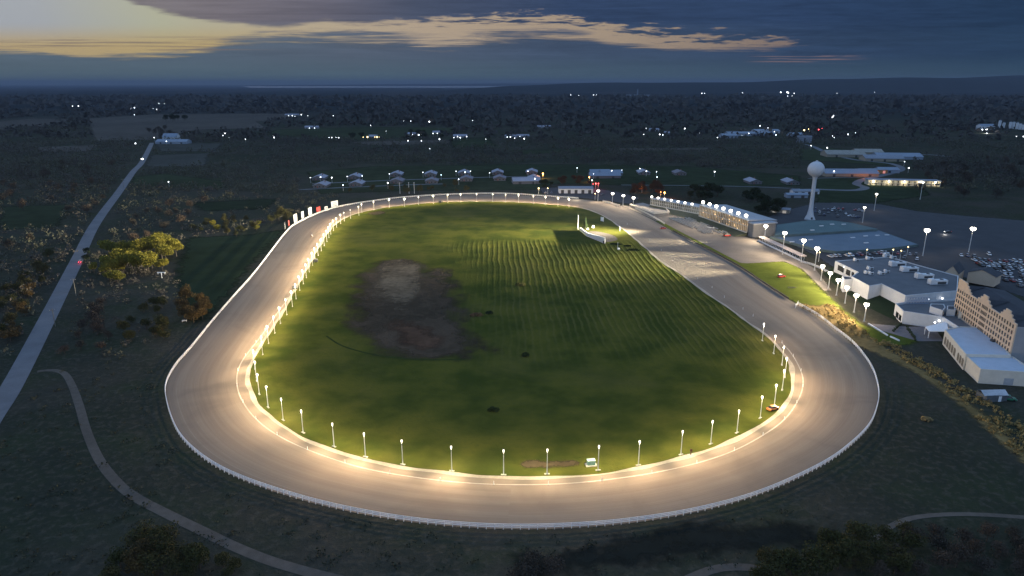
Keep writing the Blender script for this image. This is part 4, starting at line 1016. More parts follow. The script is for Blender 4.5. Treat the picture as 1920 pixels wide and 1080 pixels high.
# roof floodlights: a small row on the left, long-hooded ones on the right
dk = M('flood_hood', (0.62, 0.60, 0.55), 0.5)
for k in range(7):
    s = 0.02 + k * 0.137; p = go + Vector(qL(s, 0.3, 9.2))
    t = thing('roof_floodlight', 'small roof floodlight on the left half of the grandstand, %s from its far end' % ORD[k], 'floodlight', p, group='floodlights on the grandstand roof')
    MB().cyl((0, 0, 0), (0, 0, 0.7), 0.12).build('bracket', pole_m, t)
    MB().ball((-0.2, -0.1, 1.4), 0.95, 9, 6, (1.1, 1.1, 0.8)).build('lamp_head', flood_glow, t)
    MB().box((0.9, 0.4, 0.85), (1.5, 0.8, 0.5), 0.4).build('hood', dk, t)
    spot('flood_light', p + Vector((-1.2, 0.2, 1.0)), p + Vector((-55, -25, -9)), STAND_W * 0.2, 125, 0.9, (1, 0.78, 0.53), 0.5)
for k in range(7):
    s = 0.06 + k * 0.149; p = go + Vector(qR(s, 0.4, 11.7))
    t = thing('roof_floodlight', 'large hooded floodlight on the right half of the grandstand roof, %s from the middle' % ORD[k], 'floodlight', p, group='floodlights on the grandstand roof')
    MB().cyl((0, 0, 0), (0, 0, 1.6), 0.14).build('bracket', pole_m, t)
    MB().ball((0, 0, 2.6), 1.35, 10, 7, (1, 1, 0.85)).build('lamp_head', flood_glow, t)
    MB().hexa([(-0.6, -1.4, 1.2), (0.6, -1.4, 1.2), (0.6, -5.2, -0.3), (-0.6, -5.2, -0.3), (-0.7, -1.4, 1.5), (0.7, -1.4, 1.5), (0.7, -5.2, 0.0), (-0.7, -5.2, 0.0)]).build('hood', dk, t)
    if k % 2: spot('flood_light', p + Vector((-1.8, 0, 2.2)), p + Vector((-70, -30 + k * 5, -12)), STAND_W, 120, 0.9, (1, 0.78, 0.53), 0.6)
    th = math.radians(222 - k * 9.0)
    spot('flood_far', p + Vector((-2.4, 0, 2.6)), p + Vector((math.cos(th) * 190, math.sin(th) * 190, 1.0)), STAND_W * FARW * (0.05, 0.15, 0.4, 0.65, 0.65, 0.65, 0.6)[k], 25, 1.0, (1, 0.87, 0.60), 0.6)
# terrace at the left end with white parapets, benches in front
tr = thing('viewing_terrace', 'raised concrete viewing terrace with pale parapets at the far grandstand end', 'terrace', at(1215, 395)); o_ = Vector(tr.location)
tp = [P3(p, 2.0) - o_ for p in ((1181, 384), (1226, 401), (1255, 399), (1248, 392), (1225, 386), (1205, 380))]
MB().prism([(v.x, v.y) for v in tp], 0, 2.0).build('platform', M('terrace_deck', (0.20, 0.19, 0.18), 0.9), tr)
for i in range(3):
    a, b = tp[i], tp[i + 1]; d = b - a
    MB().box(((a.x + b.x) / 2, (a.y + b.y) / 2, 2.003), (d.length, 0.3, 1.3), math.atan2(d.y, d.x)).build('parapet', wall_c, tr)
b0 = [V2(*p) for p in ((1181, 388), (1205, 398), (1228, 410), (1246, 421))]
rail_fence('parapet_fence', 'pale low rail wall along the track edge below the terrace', catmull(b0, 3, False), (0.3, 0.8, 1.2), 1.5, 3.0, wall_c, rail_w=0.2, rail_h=0.3)
rail_fence('parapet_fence', 'white rail at the far end of the homestretch under the pole lamps', [V2(1130, 379), V2(1146, 383), V2(1162, 388)], (0.4, 1.0, 1.6), 1.9, 4.0, wall_c, rail_w=0.2, rail_h=0.35)
benchm = M('bench_grey', (0.40, 0.38, 0.34), 0.8, 0.15)
bproto = thing('spectator_bench', 'x', 'bench', group='rows of pale benches before the grandstand')
MB().box((0, 0, 0.42), (7.0, 0.5, 0.10)).build('seat', benchm, bproto)
MB().box((0, 0.3, 0.55), (7.0, 0.08, 0.5)).build('backrest', benchm, bproto)
for sx in (-2.8, 0, 2.8): MB().box((sx, 0.05, 0), (0.12, 0.5, 0.42)).build('leg', dark_m, bproto)
first = True
ua = at(1262, 411); ub = at(1332, 440); du = (ub - ua); rzb = math.atan2(du.y, du.x); perp = Vector((-du.y, du.x, 0)).normalized()
if perp.x < 0: perp = -perp
for r in range(7):
    for k in range(9):
        if random.random() < 0.12: continue
        p = ua + du * ((k + 0.1 + r * 0.05) / 9) + perp * (r * 2.6 - 2) + Vector((0, 0, 0.05))
        lab = 'pale grey spectator bench in the rows between track and grandstand'
        if first: bproto.location = p; bproto.rotation_euler = (0, 0, rzb); bproto['label'] = lab; first = False
        else: dup(bproto, p, rzb + random.uniform(-0.03, 0.03), lab)
# ------------------------------------------------------------------ water tower
wt_b = at(1518, 412)
tw = thing('water_tower', 'pale water tower with round tank on a slim flared stem', 'water tower', wt_b)
twm = M('tower_paint', (0.50, 0.52, 0.55), 0.5, 0.05, 0.3)
TR = 6.3; TZ = 40.4
MB().lathe([(4.3, 0), (3.9, 1.0), (2.6, 4.0), (1.75, 8.5), (1.5, 14), (1.5, TZ - TR - 2), (1.9, TZ - TR + 0.2), (2.6, TZ - TR + 1.0)], n=24).build('stem', twm, tw, True)
MB().ball((0, 0, TZ), TR, 28, 18, (1, 1, 0.97)).build('tank', twm, tw, True)
MB().lathe([(0.9, TZ + TR * 0.955), (0.9, TZ + TR * 0.955 + 0.6), (0.3, TZ + TR * 0.955 + 0.8)], n=10).build('hatch', twm, tw)
MB().box((0, -3.75, 0.4), (1.2, 0.3, 2.2)).build('door', dark_m, tw)
# ------------------------------------------------------------------ vehicles
PAINT = {}
def paint(name, col, metal=0.0):
    if name not in PAINT:
        m, nt, b = new_mat('paint_' + name); b.inputs['Base Color'].default_value = (*col, 1)
        b.inputs['Roughness'].default_value = 0.3; b.inputs['Metallic'].default_value = metal; b.inputs['Coat Weight'].default_value = 0.5
        PAINT[name] = m
    return PAINT[name]
rub = M('tyre_rubber', (0.018, 0.018, 0.018), 0.9)
head_e = EM('headlight_glow', (1, 0.97, 0.9), 12.0); tail_e = EM('taillight_glow', (1, 0.05, 0.08), 8.0)
head_o = M('lamp_glass', (0.5, 0.5, 0.5), 0.2); tail_o = M('tail_glass', (0.25, 0.02, 0.02), 0.3)
def car_proto(name, cat, L, Wd, prof, cab, wr, lit=False):
    """side profile (x, z) extruded and tapered; cab = glasshouse profile"""
    t = thing(name, 'x', cat)
    def body(pf, w0, w1, z0, z1):
        n = len(pf); vs = []
        for sgn in (-1, 1):
            for x, z in pf:
                k = (z - z0) / max(1e-6, z1 - z0); vs.append((x, sgn * (w0 + (w1 - w0) * k), z))
        fs = [tuple(range(n)), tuple(range(2 * n - 1, n - 1, -1))] + [((i + 1) % n, i, n + i, n + (i + 1) % n) for i in range(n)]
        return MB().add(vs, fs)
    zs = [z for _, z in prof]; 
    bd = body(prof, Wd / 2, Wd / 2 * 0.93, min(zs), max(zs)).build('body', paint('silver', (0.45, 0.46, 0.48), 0.4), t)
    zc = [z for _, z in cab]
    body(cab, Wd / 2 * 0.91, Wd / 2 * 0.70, min(zc), max(zc)).build('glasshouse', dark_gl, t)
    rx = [x for x, z in cab if z > max(zc) - 0.05]
    MB().box(((min(rx) + max(rx)) / 2, 0, max(zc) + 0.002), (max(rx) - min(rx), Wd * 0.70, 0.05)).build('roof', bd.data.materials[0], t)
    for sx in (-1, 1):
        for sy in (-1, 1):
            MB().cyl((sx * L * 0.31, sy * (Wd / 2 - 0.2), wr), (sx * L * 0.31, sy * (Wd / 2 + 0.02), wr), wr, n=10).build('wheel', rub, t)
    for sy in (-1, 1):
        MB().box((L / 2 - 0.02, sy * Wd * 0.33, 0.66), (0.1, 0.34, 0.16), base=False).build('headlight', head_e if lit else head_o, t)
        MB().box((-L / 2 + 0.02, sy * Wd * 0.35, 0.78), (0.1, 0.30, 0.16), base=False).build('taillight', tail_e if lit else tail_o, t)
    return t
SED = [(-2.25, 0.35), (2.2, 0.3), (2.28, 0.6), (2.1, 0.78), (0.95, 0.92), (-1.5, 0.98), (-2.2, 0.92), (-2.3, 0.6)]
SEDC = [(-1.75, 0.98), (1.05, 0.92), (0.35, 1.42), (-1.0, 1.45)]
SUV = [(-2.3, 0.4), (2.25, 0.38), (2.34, 0.7), (2.15, 0.95), (1.1, 1.06), (-2.25, 1.1), (-2.34, 0.7)]
SUVC = [(-2.2, 1.1), (1.15, 1.06), (0.5, 1.72), (-1.95, 1.75)]
VAN = [(-2.6, 0.4), (2.5, 0.38), (2.55, 0.8), (2.2, 1.1), (-2.58, 1.3), (-2.62, 0.8)]
VANC = [(-2.5, 1.3), (2.0, 1.1), (1.3, 2.05), (-2.45, 2.1)]
protos = [car_proto('parked_car', 'car', 4.5, 1.8, SED, SEDC, 0.33), car_proto('parked_car', 'car', 4.65, 1.9, SUV, SUVC, 0.37)]
TONES = {'white': (0.72, 0.73, 0.74), 'silver': (0.42, 0.43, 0.45), 'black': (0.02, 0.02, 0.022), 'grey': (0.14, 0.145, 0.15), 'dark blue': (0.03, 0.05, 0.12), 'red': (0.30, 0.03, 0.03)}
BODY = {}
def tone_body(k, tone):
    if (k, tone) not in BODY:
        r = {}
        for c in kids_of(protos[k]):
            if c.name.split('.')[0] in ('body', 'roof'):
                d = c.data.copy(); d.materials.clear(); d.materials.append(paint(tone, TONES[tone], 0.2)); r[c.name.split('.')[0]] = d
        BODY[k, tone] = r
    return BODY[k, tone]
used = [False, False]
def park(p, rz, tone, k, where, group):
    lab = '%s %s parked %s' % (tone, ('sedan', 'tall car')[k], where)
    if not used[k]:
        o = protos[k]; o.location = p; o.rotation_euler = (0, 0, rz); o['label'] = lab; o['group'] = group; used[k] = True
        kk = KIDS.setdefault(o.name, [(c, []) for c in kids_of(o)])
        ch = [c for c, _ in kk]
    else:
        o = dup(protos[k], p, rz, lab, group); ch = [c for c in o.children]
    for c in ch:
        b = c.name.split('.')[0]
        if b in ('body', 'roof'): c.data = tone_body(k, tone)[b]
bpy.context.view_layer.update()
for k in (0, 1): KIDS[protos[k].name] = [(c, []) for c in kids_of(protos[k])]
def rows(lines, where, group, fill, gap=2.75, face=None):
    for (a, b) in lines:
        A1 = at(*a); B1 = at(*b); d = B1 - A1; n = max(1, int(d.length / gap)); rz = math.atan2(d.y, d.x) + math.pi / 2
        for i in range(n):
            if random.random() > fill: continue
            p = A1 + d * ((i + 0.5) / n) + Vector((random.uniform(-0.2, 0.2), random.uniform(-0.2, 0.2), 0.06))
            park(p, rz + random.choice((0, math.pi)) + random.uniform(-0.04, 0.04), random.choice(['white', 'white', 'silver', 'silver', 'black', 'grey', 'grey', 'dark blue', 'red']), int(random.random() < 0.5), where, group)
rows([((1822, 489), (1925, 492)), ((1820, 495), (1925, 498)), ((1850, 504), (1930, 507)), ((1853, 511), (1932, 515)), ((1876, 519), (1935, 521)), ((1880, 527), (1938, 530)), ((1895, 536), (1940, 539)), ((1835, 499), (1925, 502))], 'in the rows of the lot behind the hotel', 'cars parked behind the hotel', 0.85)
rows([((1796, 480), (1832, 483)), ((1835, 477), (1872, 480))], 'beside the tall lot lamp', 'cars parked behind the hotel', 0.7)
rows([((1536, 483), (1600, 480)), ((1602, 479.5), (1665, 475)), ((1668, 475), (1722, 480)), ((1690, 484), (1725, 488))], 'between the casino roof and the blue hall', 'cars parked behind the casino hall', 0.8)
rows([((1525, 393), (1580, 397)), ((1524, 398), (1590, 402)), ((1532, 403), (1575, 407)), ((1600, 394), (1622, 397)), ((1560, 391), (1585, 393)), ((1590, 405), (1612, 409))], 'in the lot beside the water tower', 'cars parked beside the water tower', 0.7, 3.2)
rows([((1018, 362), (1060, 363)), ((1105, 363), (1155, 368))], 'beside the white barn past the far bend', 'cars parked at the barn', 0.4, 5.0)
# single vehicles with a look of their own
def one(name, label, cat, p, rz, prof, cab, tone, L=4.6, Wd=1.85, lit=False, wr=0.36):
    t = car_proto(name, cat, L, Wd, prof, cab, wr, lit); t.location = p; t.rotation_euler = (0, 0, rz); t['label'] = label
    for c in kids_of(t):
        if c.name.split('.')[0] in ('body', 'roof'): c.data.materials[0] = paint(tone, TONES.get(tone, (0.3, 0.3, 0.3)), 0.1)
    return t
TONES['bright red'] = (0.45, 0.03, 0.025); TONES['orange'] = (0.55, 0.16, 0.03); TONES['green'] = (0.03, 0.16, 0.09)
rdir = (at(179, 420) - at(145, 487)); rza = math.atan2(rdir.y, rdir.x)
c1_ = one('car', 'dark car driving away on the left road with red taillights lit', 'car', at(147, 492, 0.17) + Vector((1.2, 0, 0)), rza, SED, SEDC, 'grey', lit=True)
spot('car_light', c1_.location + rdir.normalized() * 2.6 + Vector((0, 0, 0.9)), c1_.location + rdir.normalized() * 25, 400, 70, 0.6, (1, .95, .85), .1)
point('car_light', c1_.location - rdir.normalized() * 3.0 + Vector((0, 0, 0.9)), 150, (1, 0.04, 0.10), 0.2)
c2_ = one('car', 'oncoming car on the left road with dazzling white headlights', 'car', at(267, 299, 0.17), math.atan2((at(223, 360) - at(267, 303)).y, (at(223, 360) - at(267, 303)).x), SUV, SUVC, 'grey', lit=True)
for sy in (-1, 1): 
    hb = MB().ball((2.5, sy * 0.75, 0.85), 0.55, 8, 6, (0.5, 1, 1)).build('headlight', EM('beam_glow', (1, 0.97, 0.9), 30.0), c2_)
one('car', 'car with lights on driving across the empty upper car park', 'car', at(1777, 436, 0.06), math.pi * 0.95, SED, SEDC, 'black', lit=True)
point('car_light', at(1772, 437, 1.0), 900, (1, .93, .85), .3)
one('van', 'white van standing on the apron below the lit grandstand', 'van', at(1332, 428, 0.06), -0.6, VAN, VANC, 'white', 5.2, 2.0)
one('tractor_truck', 'bright red truck on the apron near the grandstand end', 'truck', at(1363, 443, 0.06), 0.3, VAN, VANC, 'bright red', 5.2, 2.2)
one('cart', 'small red cart driving on the homestretch beside the verge', 'cart', at(1243, 429, 0.08), 0.2, SED, SEDC, 'bright red', 4.4, 1.8)
one('cart', 'small red cart parked on the yellow lit lawn', 'cart', at(1465, 520, 0.06), 0.4, SUV, SUVC, 'bright red', 4.0, 1.8)
one('cart', 'orange work cart parked at the inside of the near right bend', 'cart', at(1449, 768, 0.08), 0.5, SED, SEDC, 'orange', 3.8, 1.7)
one('small_truck', 'green pickup beside the small shed at the right edge', 'truck', at(1890, 750, 0.05), -0.3, SUV, SUVC, 'green', 4.8, 2.0)
# tractor with a harrow: dark shape on the lawn
hr_ = thing('harrow', 'dark farm harrow lying on the lawn by the lamp row', 'harrow', at(1484, 540, 0.05))
for k in range(5): MB().cyl((-1.6 + k * 0.8, -1, 0.3), (-1.6 + k * 0.8, 1, 0.3), 0.09, n=6).build('tine_bar', dark_m, hr_)
for y in (-1, 1): MB().cyl((-1.8, y, 0.35), (1.8, y, 0.35), 0.1, n=6).build('frame', dark_m, hr_)
MB().cyl((1.8, 0, 0.35), (3.2, 0, 0.5), 0.08, n=6).build('drawbar', dark_m, hr_)
# ------------------------------------------------------------------ horse with sulky and driver on the far left straight
def skin(name, pts, edges, rad, mat, parent=None, sub=2):
    me = D.meshes.new(name); me.from_pydata(pts, edges, []); me.materials.append(mat)
    o = D.objects.new(name, me); COL.objects.link(o)
    if parent is not None: o.parent = parent
    sk = o.modifiers.new('skin', 'SKIN'); sb = o.modifiers.new('sub', 'SUBSURF'); sb.levels = sb.render_levels = sub
    for v, r in zip(me.skin_vertices[0].data, rad): v.radius = (r, r) if not isinstance(r, tuple) else r
    me.skin_vertices[0].data[0].use_root = True
    return o
hp = at(584, 445, 0.07); hd_ = (at(560, 480) - at(584, 445)); hrz = math.atan2(hd_.y, hd_.x)
coat = M('bay_coat', (0.10, 0.05, 0.028), 0.6, 0.2, 3.0)
pts = [(0, 0, 1.25), (0.55, 0, 1.28), (0.95, 0, 1.62), (1.25, 0, 1.95), (1.5, 0, 1.88), (1.78, 0, 1.66), (-0.55, 0, 1.3), (-0.85, 0, 1.22), (-1.05, 0, 0.85), (-1.15, 0, 0.6)]
ed = [(0, 1), (1, 2), (2, 3), (3, 4), (4, 5), (0, 6), (6, 7), (7, 8), (8, 9)]
rad = [0.30, 0.30, 0.19, 0.14, 0.13, 0.08, 0.31, 0.17, 0.05, 0.03]
for sy, ph in ((-0.16, 0.28), (0.16, -0.22)):
    i = len(pts); pts += [(0.55, sy, 0.95), (0.6 + ph, sy, 0.55), (0.55 + ph * 1.3, sy, 0.08)]; ed += [(1, i), (i, i + 1), (i + 1, i + 2)]; rad += [0.12, 0.06, 0.055]
    i = len(pts); pts += [(-0.55 - ph * 0.2, sy, 0.92), (-0.85 - ph, sy, 0.55), (-0.7 - ph, sy, 0.08)]; ed += [(6, i), (i, i + 1), (i + 1, i + 2)]; rad += [0.15, 0.065, 0.055]
horse = thing('harness_horse', 'bay harness horse trotting on the left straight in front of a white sulky', 'horse', hp, hrz)
skin('body', pts, ed, rad, coat, horse)
MB().hexa([(0.85, -0.03, 1.6), (1.3, -0.03, 2.05), (1.3, 0.03, 2.05), (0.85, 0.03, 1.6), (0.72, -0.03, 1.68), (1.2, -0.03, 2.16), (1.2, 0.03, 2.16), (0.72, 0.03, 1.68)]).build('mane', dark_m, horse)
sul = thing('sulky', 'white two wheeled race sulky behind the trotting horse', 'sulky', hp + Vector((math.cos(hrz), math.sin(hrz), 0)) * -2.3, hrz)
for sy in (-0.62, 0.62):
    MB().cyl((0, sy - 0.03, 0.42), (0, sy + 0.03, 0.42), 0.42, n=16).build('wheel', white, sul)
    MB().cyl((0, sy * 0.9, 0.6), (3.0, sy * 0.72, 1.05), 0.035, n=6).build('shaft', white, sul)
MB().box((-0.1, 0, 0.62), (0.45, 0.5, 0.12)).build('seat', dark_m, sul); MB().cyl((0, -0.62, 0.42), (0, 0.62, 0.42), 0.04).build('axle', dark_m, sul)
drv = thing('person', 'driver in white racing clothes leaning back on the sulky behind the horse', 'person', hp + Vector((math.cos(hrz), math.sin(hrz), 0)) * -2.4, hrz)
dp = [(0, 0, 0.85), (-0.12, 0, 1.15), (-0.18, 0, 1.38), (-0.16, 0, 1.5), (-0.13, 0, 1.66)]; de = [(0, 1), (1, 2), (2, 3), (3, 4)]; dr = [0.17, 0.16, 0.15, 0.06, 0.12]
for sy in (-0.2, 0.2):
    i = len(dp); dp += [(-0.1, sy, 1.36), (0.12, sy * 1.3, 1.15), (0.40, sy * 0.6, 1.18), (0.12, sy * 0.6, 0.82), (0.5, sy * 1.4, 0.98), (0.85, sy * 1.7, 0.80)]
    de += [(2, i), (i, i + 1), (i + 1, i + 2), (0, i + 3), (i + 3, i + 4), (i + 4, i + 5)]; dr += [0.075, 0.055, 0.04, 0.10, 0.075, 0.055]
skin('body', dp, de, dr, M('white_silks', (0.7, 0.7, 0.72), 0.7, 0.1), drv)
MB().ball((-0.13, 0, 1.70), 0.155, 10, 7).build('helmet', M('helmet_blue', (0.05, 0.08, 0.3), 0.4), drv)
# ------------------------------------------------------------------ infield furniture
tb = thing('tote_board', 'long low white results board on the infield beside a dark gravel oval', 'board', at(1112, 445)); o_ = Vector(tb.location)
bp_ = [at(1088, 432) - o_, at(1101, 443) - o_, at(1116, 449) - o_, at(1134, 457) - o_]
board_w = M('board_back', (0.50, 0.51, 0.53), 0.7, 0.1, 0.5)
for i, (h0, h1) in enumerate(((2.2, 2.6), (2.6, 3.0), (3.2, 4.2))):
    a, b = bp_[i], bp_[i + 1]; d = (b - a).normalized(); nn = Vector((-d.y, d.x, 0)) * 0.5
    a = a + d * 0.02; b = b - d * 0.02
    MB().hexa([a - nn + Vector((0, 0, 0.2)), b - nn + Vector((0, 0, 0.2)), b + nn + Vector((0, 0, 0.2)), a + nn + Vector((0, 0, 0.2)), a - nn + Vector((0, 0, h0)), b - nn + Vector((0, 0, h1)), b + nn + Vector((0, 0, h1)), a + nn + Vector((0, 0, h0))]).build('panel', board_w, tb)
    MB().cyl(a, a + Vector((0, 0, 0.2)), 0.3).cyl((a + b) / 2, (a + b) / 2 + Vector((0, 0, 0.2)), 0.3).build('foot', dark_m, tb)
e_ = bp_[3]; MB().box((e_.x - 0.9, e_.y - 0.4, 0.0), (1.0, 0.4, 2.2)).build('door', dark_m, tb)
for k, (q, rr, lb_) in enumerate((((1112, 427), 1.3, 'white round topped cabinet beside the infield pine'), ((1102, 431), 1.1, 'small white cabinet at the end of the infield board'), ((1160, 468), 0.9, 'white ball marker at the foot of the thin infield pole'))):
    t = thing('cabinet', lb_, 'cabinet', at(*q, 0.03))
    MB().box((0, 0, 0), (rr * 1.5, rr * 1.2, rr)).build('case', white, t); MB().ball((0, 0, rr), rr * 0.7, 10, 6, (1.05, 0.85, 0.6)).build('dome', white, t)
sg = thing('infield_sign', 'tilted white panel sign standing on the infield grass', 'sign', at(1129, 416, 0.03), -0.9)
MB().box((0, 0, 0.6), (3.2, 0.25, 3.2)).build('panel', white, sg)
for s in (-1.2, 1.2): MB().cyl((s, 0.25, 0), (s, 0.25, 2.6), 0.1).build('leg', dark_m, sg)
for k, (b, H, lb_) in enumerate((((1083.5, 431), 11, 'thin white flagpole left of the infield board'), ((1158, 467), 4.5, 'thin pole above the white ball marker on the infield'), ((1162, 433), 3.5, 'short white distance pole at the homestretch inside edge'))):
    t = thing('pole', lb_, 'pole', at(*b, 0.03)); MB().lathe([(0.13, 0), (0.07, H)], n=6).build('shaft', white, t); MB().ball((0, 0, H), 0.16, 6, 5).build('finial', white, t)
def shrub(name, label, p, sx, sy, h, mat, n=160, cat='shrub', leaf=0.35, group=None):
    vs = []; fs = []
    for k in range(n):
        r = random.random() ** 0.4; th = random.uniform(0, 2 * math.pi); ph = math.acos(random.uniform(0, 1))
        c = Vector((sx * r * math.sin(ph) * math.cos(th), sy * r * math.sin(ph) * math.sin(th), h * (0.12 + 0.88 * r * math.cos(ph))))
        u = Vector((random.gauss(0, 1), random.gauss(0, 1), random.gauss(0, 1))).normalized(); w = u.orthogonal().normalized(); l = leaf * random.uniform(0.6, 1.5)
        o = len(vs); vs += [c - u * l, c + w * l * 0.6, c + u * l, c - w * l * 0.6]; fs.append((o, o + 1, o + 2, o + 3))
    t = thing(name, label, cat, p, group=group)
    MB().add(vs, fs).build('foliage', mat, t)
    s_ = MB()
    for k in range(4): s_.cyl((0, 0, 0), (sx * 0.5 * math.cos(k * 1.6), sy * 0.5 * math.sin(k * 1.6), h * 0.6), 0.06, 0.03, 5)
    s_.build('stem', dark_m, t)
    return t
leaf_d = M('leaf_dark', (0.022, 0.034, 0.016), 1, 0.4, 2.0, 0.0); leaf_o = M('leaf_olive', (0.085, 0.080, 0.030), 1, 0.4, 2.0, 0.0)
for k, (q, sx, sy, h, mt, lb_) in enumerate((((1187, 470), 5.0, 2.0, 1.3, leaf_d, 'low dark spreading shrub near the homestretch inside edge'), ((1151, 458), 3.0, 0.8, 0.9, leaf_d, 'dark clipped bush right of the white infield board'), ((1159, 459), 2.6, 0.8, 0.9, leaf_d, 'dark bush between two others right of the infield board'), ((1176, 462), 3.0, 0.9, 0.9, leaf_d, 'dark bush farthest right in the row by the infield board'), ((976, 536), 3.2, 2.6, 2.0, leaf_o, 'round olive bush alone among the cut grass rows'), ((893, 592), 3.4, 2.6, 1.4, M('leaf_rust', (0.09, 0.055, 0.03), 1, 0.4, 2), 'brownish bush beside the dry pond'), ((985, 668), 1.6, 1.4, 1.7, leaf_d, 'small dark bush standing at the dark lower infield'), ((925, 770), 2.2, 1.6, 1.2, leaf_d, 'dark bush in the unlit middle of the near infield'), ((917, 588), 2.0, 1.6, 1.4, leaf_d, 'small green bush right of the brownish infield bush'))):
    shrub('shrub', lb_, at(*q, 0.03), sx, sy, h, mt)
# pine beside the board
pn = thing('pine_tree', 'single dark pine beside the infield board', 'tree', at(1097, 430, 0.03))
MB().lathe([(0.25, 0), (0.1, 8.5)], n=6).build('trunk', M('bark', (0.05, 0.042, 0.035), 1, 0.3, 2), pn)
vs = []; fs = []
for k in range(700):
    z = random.uniform(0.8, 9.4); r = (9.6 - z) / 9 * 3.0 * random.uniform(0.3, 1.05); th = random.uniform(0, 6.283)
    c = Vector((r * math.cos(th), r * math.sin(th), z)); u = Vector((math.cos(th), math.sin(th), -0.45)) * 0.45; w = Vector((-math.sin(th), math.cos(th), 0)) * 0.16
    o = len(vs); vs += [c - u, c + w, c + u, c - w]; fs.append((o, o + 1, o + 2, o + 3))
MB().add(vs, fs).build('crown', leaf_d, pn)
# green utility box on a slab
ub = thing('utility_box', 'green utility cabinet on a concrete slab beside a near bend lamp', 'utility box', at(1108, 872, 0.03), 0.15)
gb = M('box_green', (0.16, 0.28, 0.25), 0.6, 0.15, 2)
MB().box((0, 0, 0), (3.2, 1.9, 0.2)).build('slab', conc, ub); MB().box((0, 0, 0.2), (2.2, 1.2, 1.4)).build('case', gb, ub)
MB().box((0, 0, 1.602), (2.4, 1.4, 0.12)).build('lid', M('box_lid', (0.30, 0.40, 0.38), 0.6), ub)
for k in (-0.55, 0.55): MB().box((k, -0.63, 0.35), (0.95, 0.05, 1.1)).build('door', M('box_door', (0.12, 0.22, 0.20), 0.6), ub)
dp_ = thing('track_post', 'short dark post on a pale pad at the near inside edge', 'post', at(1295, 853, 0.03))
MB().box((0, 0, 0), (1.8, 0.6, 0.14)).build('footing', conc, dp_); MB().box((0, 0, 0.14), (0.28, 0.28, 1.9)).build('shaft', M('rust_post', (0.12, 0.06, 0.04), 0.8), dp_); MB().box((0, -0.15, 1.4), (0.7, 0.06, 0.5)).build('sign_plate', M('rust_post'), dp_)
for k, (q, lb_) in enumerate((((825, 380), 'black equipment crate at the inside of the far bend'), ((553, 542), 'dark equipment crate on the grass edge of the left straight'), ((592, 491), 'small dark crate on grass beside the upper left straight'))):
    t = thing('equipment_crate', lb_, 'crate', at(*q, 0.03), 0.3); MB().box((0, 0, 0.15), (2.6, 1.6, 1.5)).build('case', dark_m, t); MB().box((0, 0, 1.652), (2.7, 1.7, 0.15)).build('lid', dark_m, t); MB().box((-0.9, 0, 0), (0.2, 1.5, 0.148)).box((0.9, 0, 0), (0.2, 1.5, 0.148)).build('skid', conc, t)
# boards outside the upper left bend
SG = [((539, 432), 3.0, 6, 'dark', 'narrow dark board at the outer rail, lowest of the row on the upper left bend'), ((543, 425), 2.6, 5, 'red', 'dark red narrow board, second lowest of the row on the upper left bend'), ((552, 418), 6.5, 7, 'white', 'large pale board, third from below on the upper left bend'), ((566, 411), 4.5, 6.5, 'white', 'tall pale board, fourth from below on the upper left bend'), ((581.5, 405), 6.0, 7, 'white', 'large white board right before the red one on the upper left bend'), ((600, 399), 6.5, 5, 'red', 'bright red board among the pale ones on the upper left bend'), ((617, 394), 4.8, 3.2, 'white', 'small pale board right after the red one on the upper left bend'), ((636, 390), 9, 6, 'white', 'widest pale board, last of the row on the upper left bend')]
SMAT = {'dark': M('board_dark', (0.06, 0.06, 0.07), 0.6), 'red': M('board_red', (0.45, 0.06, 0.05), 0.6, 0.2, 0.5), 'white': M('board_white', (0.62, 0.63, 0.63), 0.6, 0.12, 0.6)}
for q, wd, hh, cl, lb_ in SG:
    p = at(*q); 
    i = nearest_i(OUTER, Vector((p.x, p.y))); n_ = OUT_N[i]; pp = OUTER[i] + n_ * 2.5
    t = thing('advertising_board', lb_, 'billboard', (pp.x, pp.y, 0), math.atan2(n_.y, n_.x) + math.pi / 2, 'boards along the upper left bend')
    MB().box((0, 0, 1.0), (wd, 0.25, hh - 1.0)).build('panel', SMAT[cl], t)
    for s in (-0.35, 0.35): MB().box((s * wd, -0.24, 0), (0.2, 0.2, hh - 0.3)).build('leg', dark_m, t)
    for r in range(3): MB().box((0, 0.14, 1.6 + r * (hh - 1.6) / 3.2), (wd * (0.7 - 0.12 * r), 0.03, 0.35)).build('band', SMAT['dark'] if cl != 'dark' else SMAT['white'], t)
# hay bale like brush heap and field odds and ends
shrub('brush_heap', 'tan brush heap lying on the dark mown slope right of the track', at(1737, 788), 2.0, 1.3, 1.2, M('straw', (0.22, 0.16, 0.07), 1, 0.4, 2), 300, 'brush heap', 0.3)
st_ = thing('hunting_stand', 'white crossbar frame standing alone in the scrub left of the track', 'frame', at(304, 522))
MB().box((0, 0, 3.2), (4.5, 0.5, 0.45)).build('crossbar', white, st_); MB().box((0, 0, 0), (0.3, 0.3, 3.2)).build('post', white, st_); MB().box((-1.9, 0, 2.4), (0.2, 0.2, 0.8)).box((1.9, 0, 2.4), (0.2, 0.2, 0.8)).build('bracket', white, st_)
tp_ = thing('feed_trough', 'small white trough on the ground beside the orange bushes', 'trough', at(346, 603), 0.3)
MB().box((0, 0, 0.4), (2.0, 0.7, 0.35)).build('tub', white, tp_)
for s in (-0.8, 0.8): MB().box((s, 0, 0), (0.15, 0.6, 0.4)).build('leg', white, tp_)
tp2 = thing('feed_trough', 'small white trough in the scrub left of the road', 'trough', at(53, 554), 0.2)
MB().box((0, 0, 0.4), (1.8, 0.7, 0.35)).build('tub', white, tp2)
for s in (-0.7, 0.7): MB().box((s, 0, 0), (0.15, 0.6, 0.4)).build('leg', white, tp2)
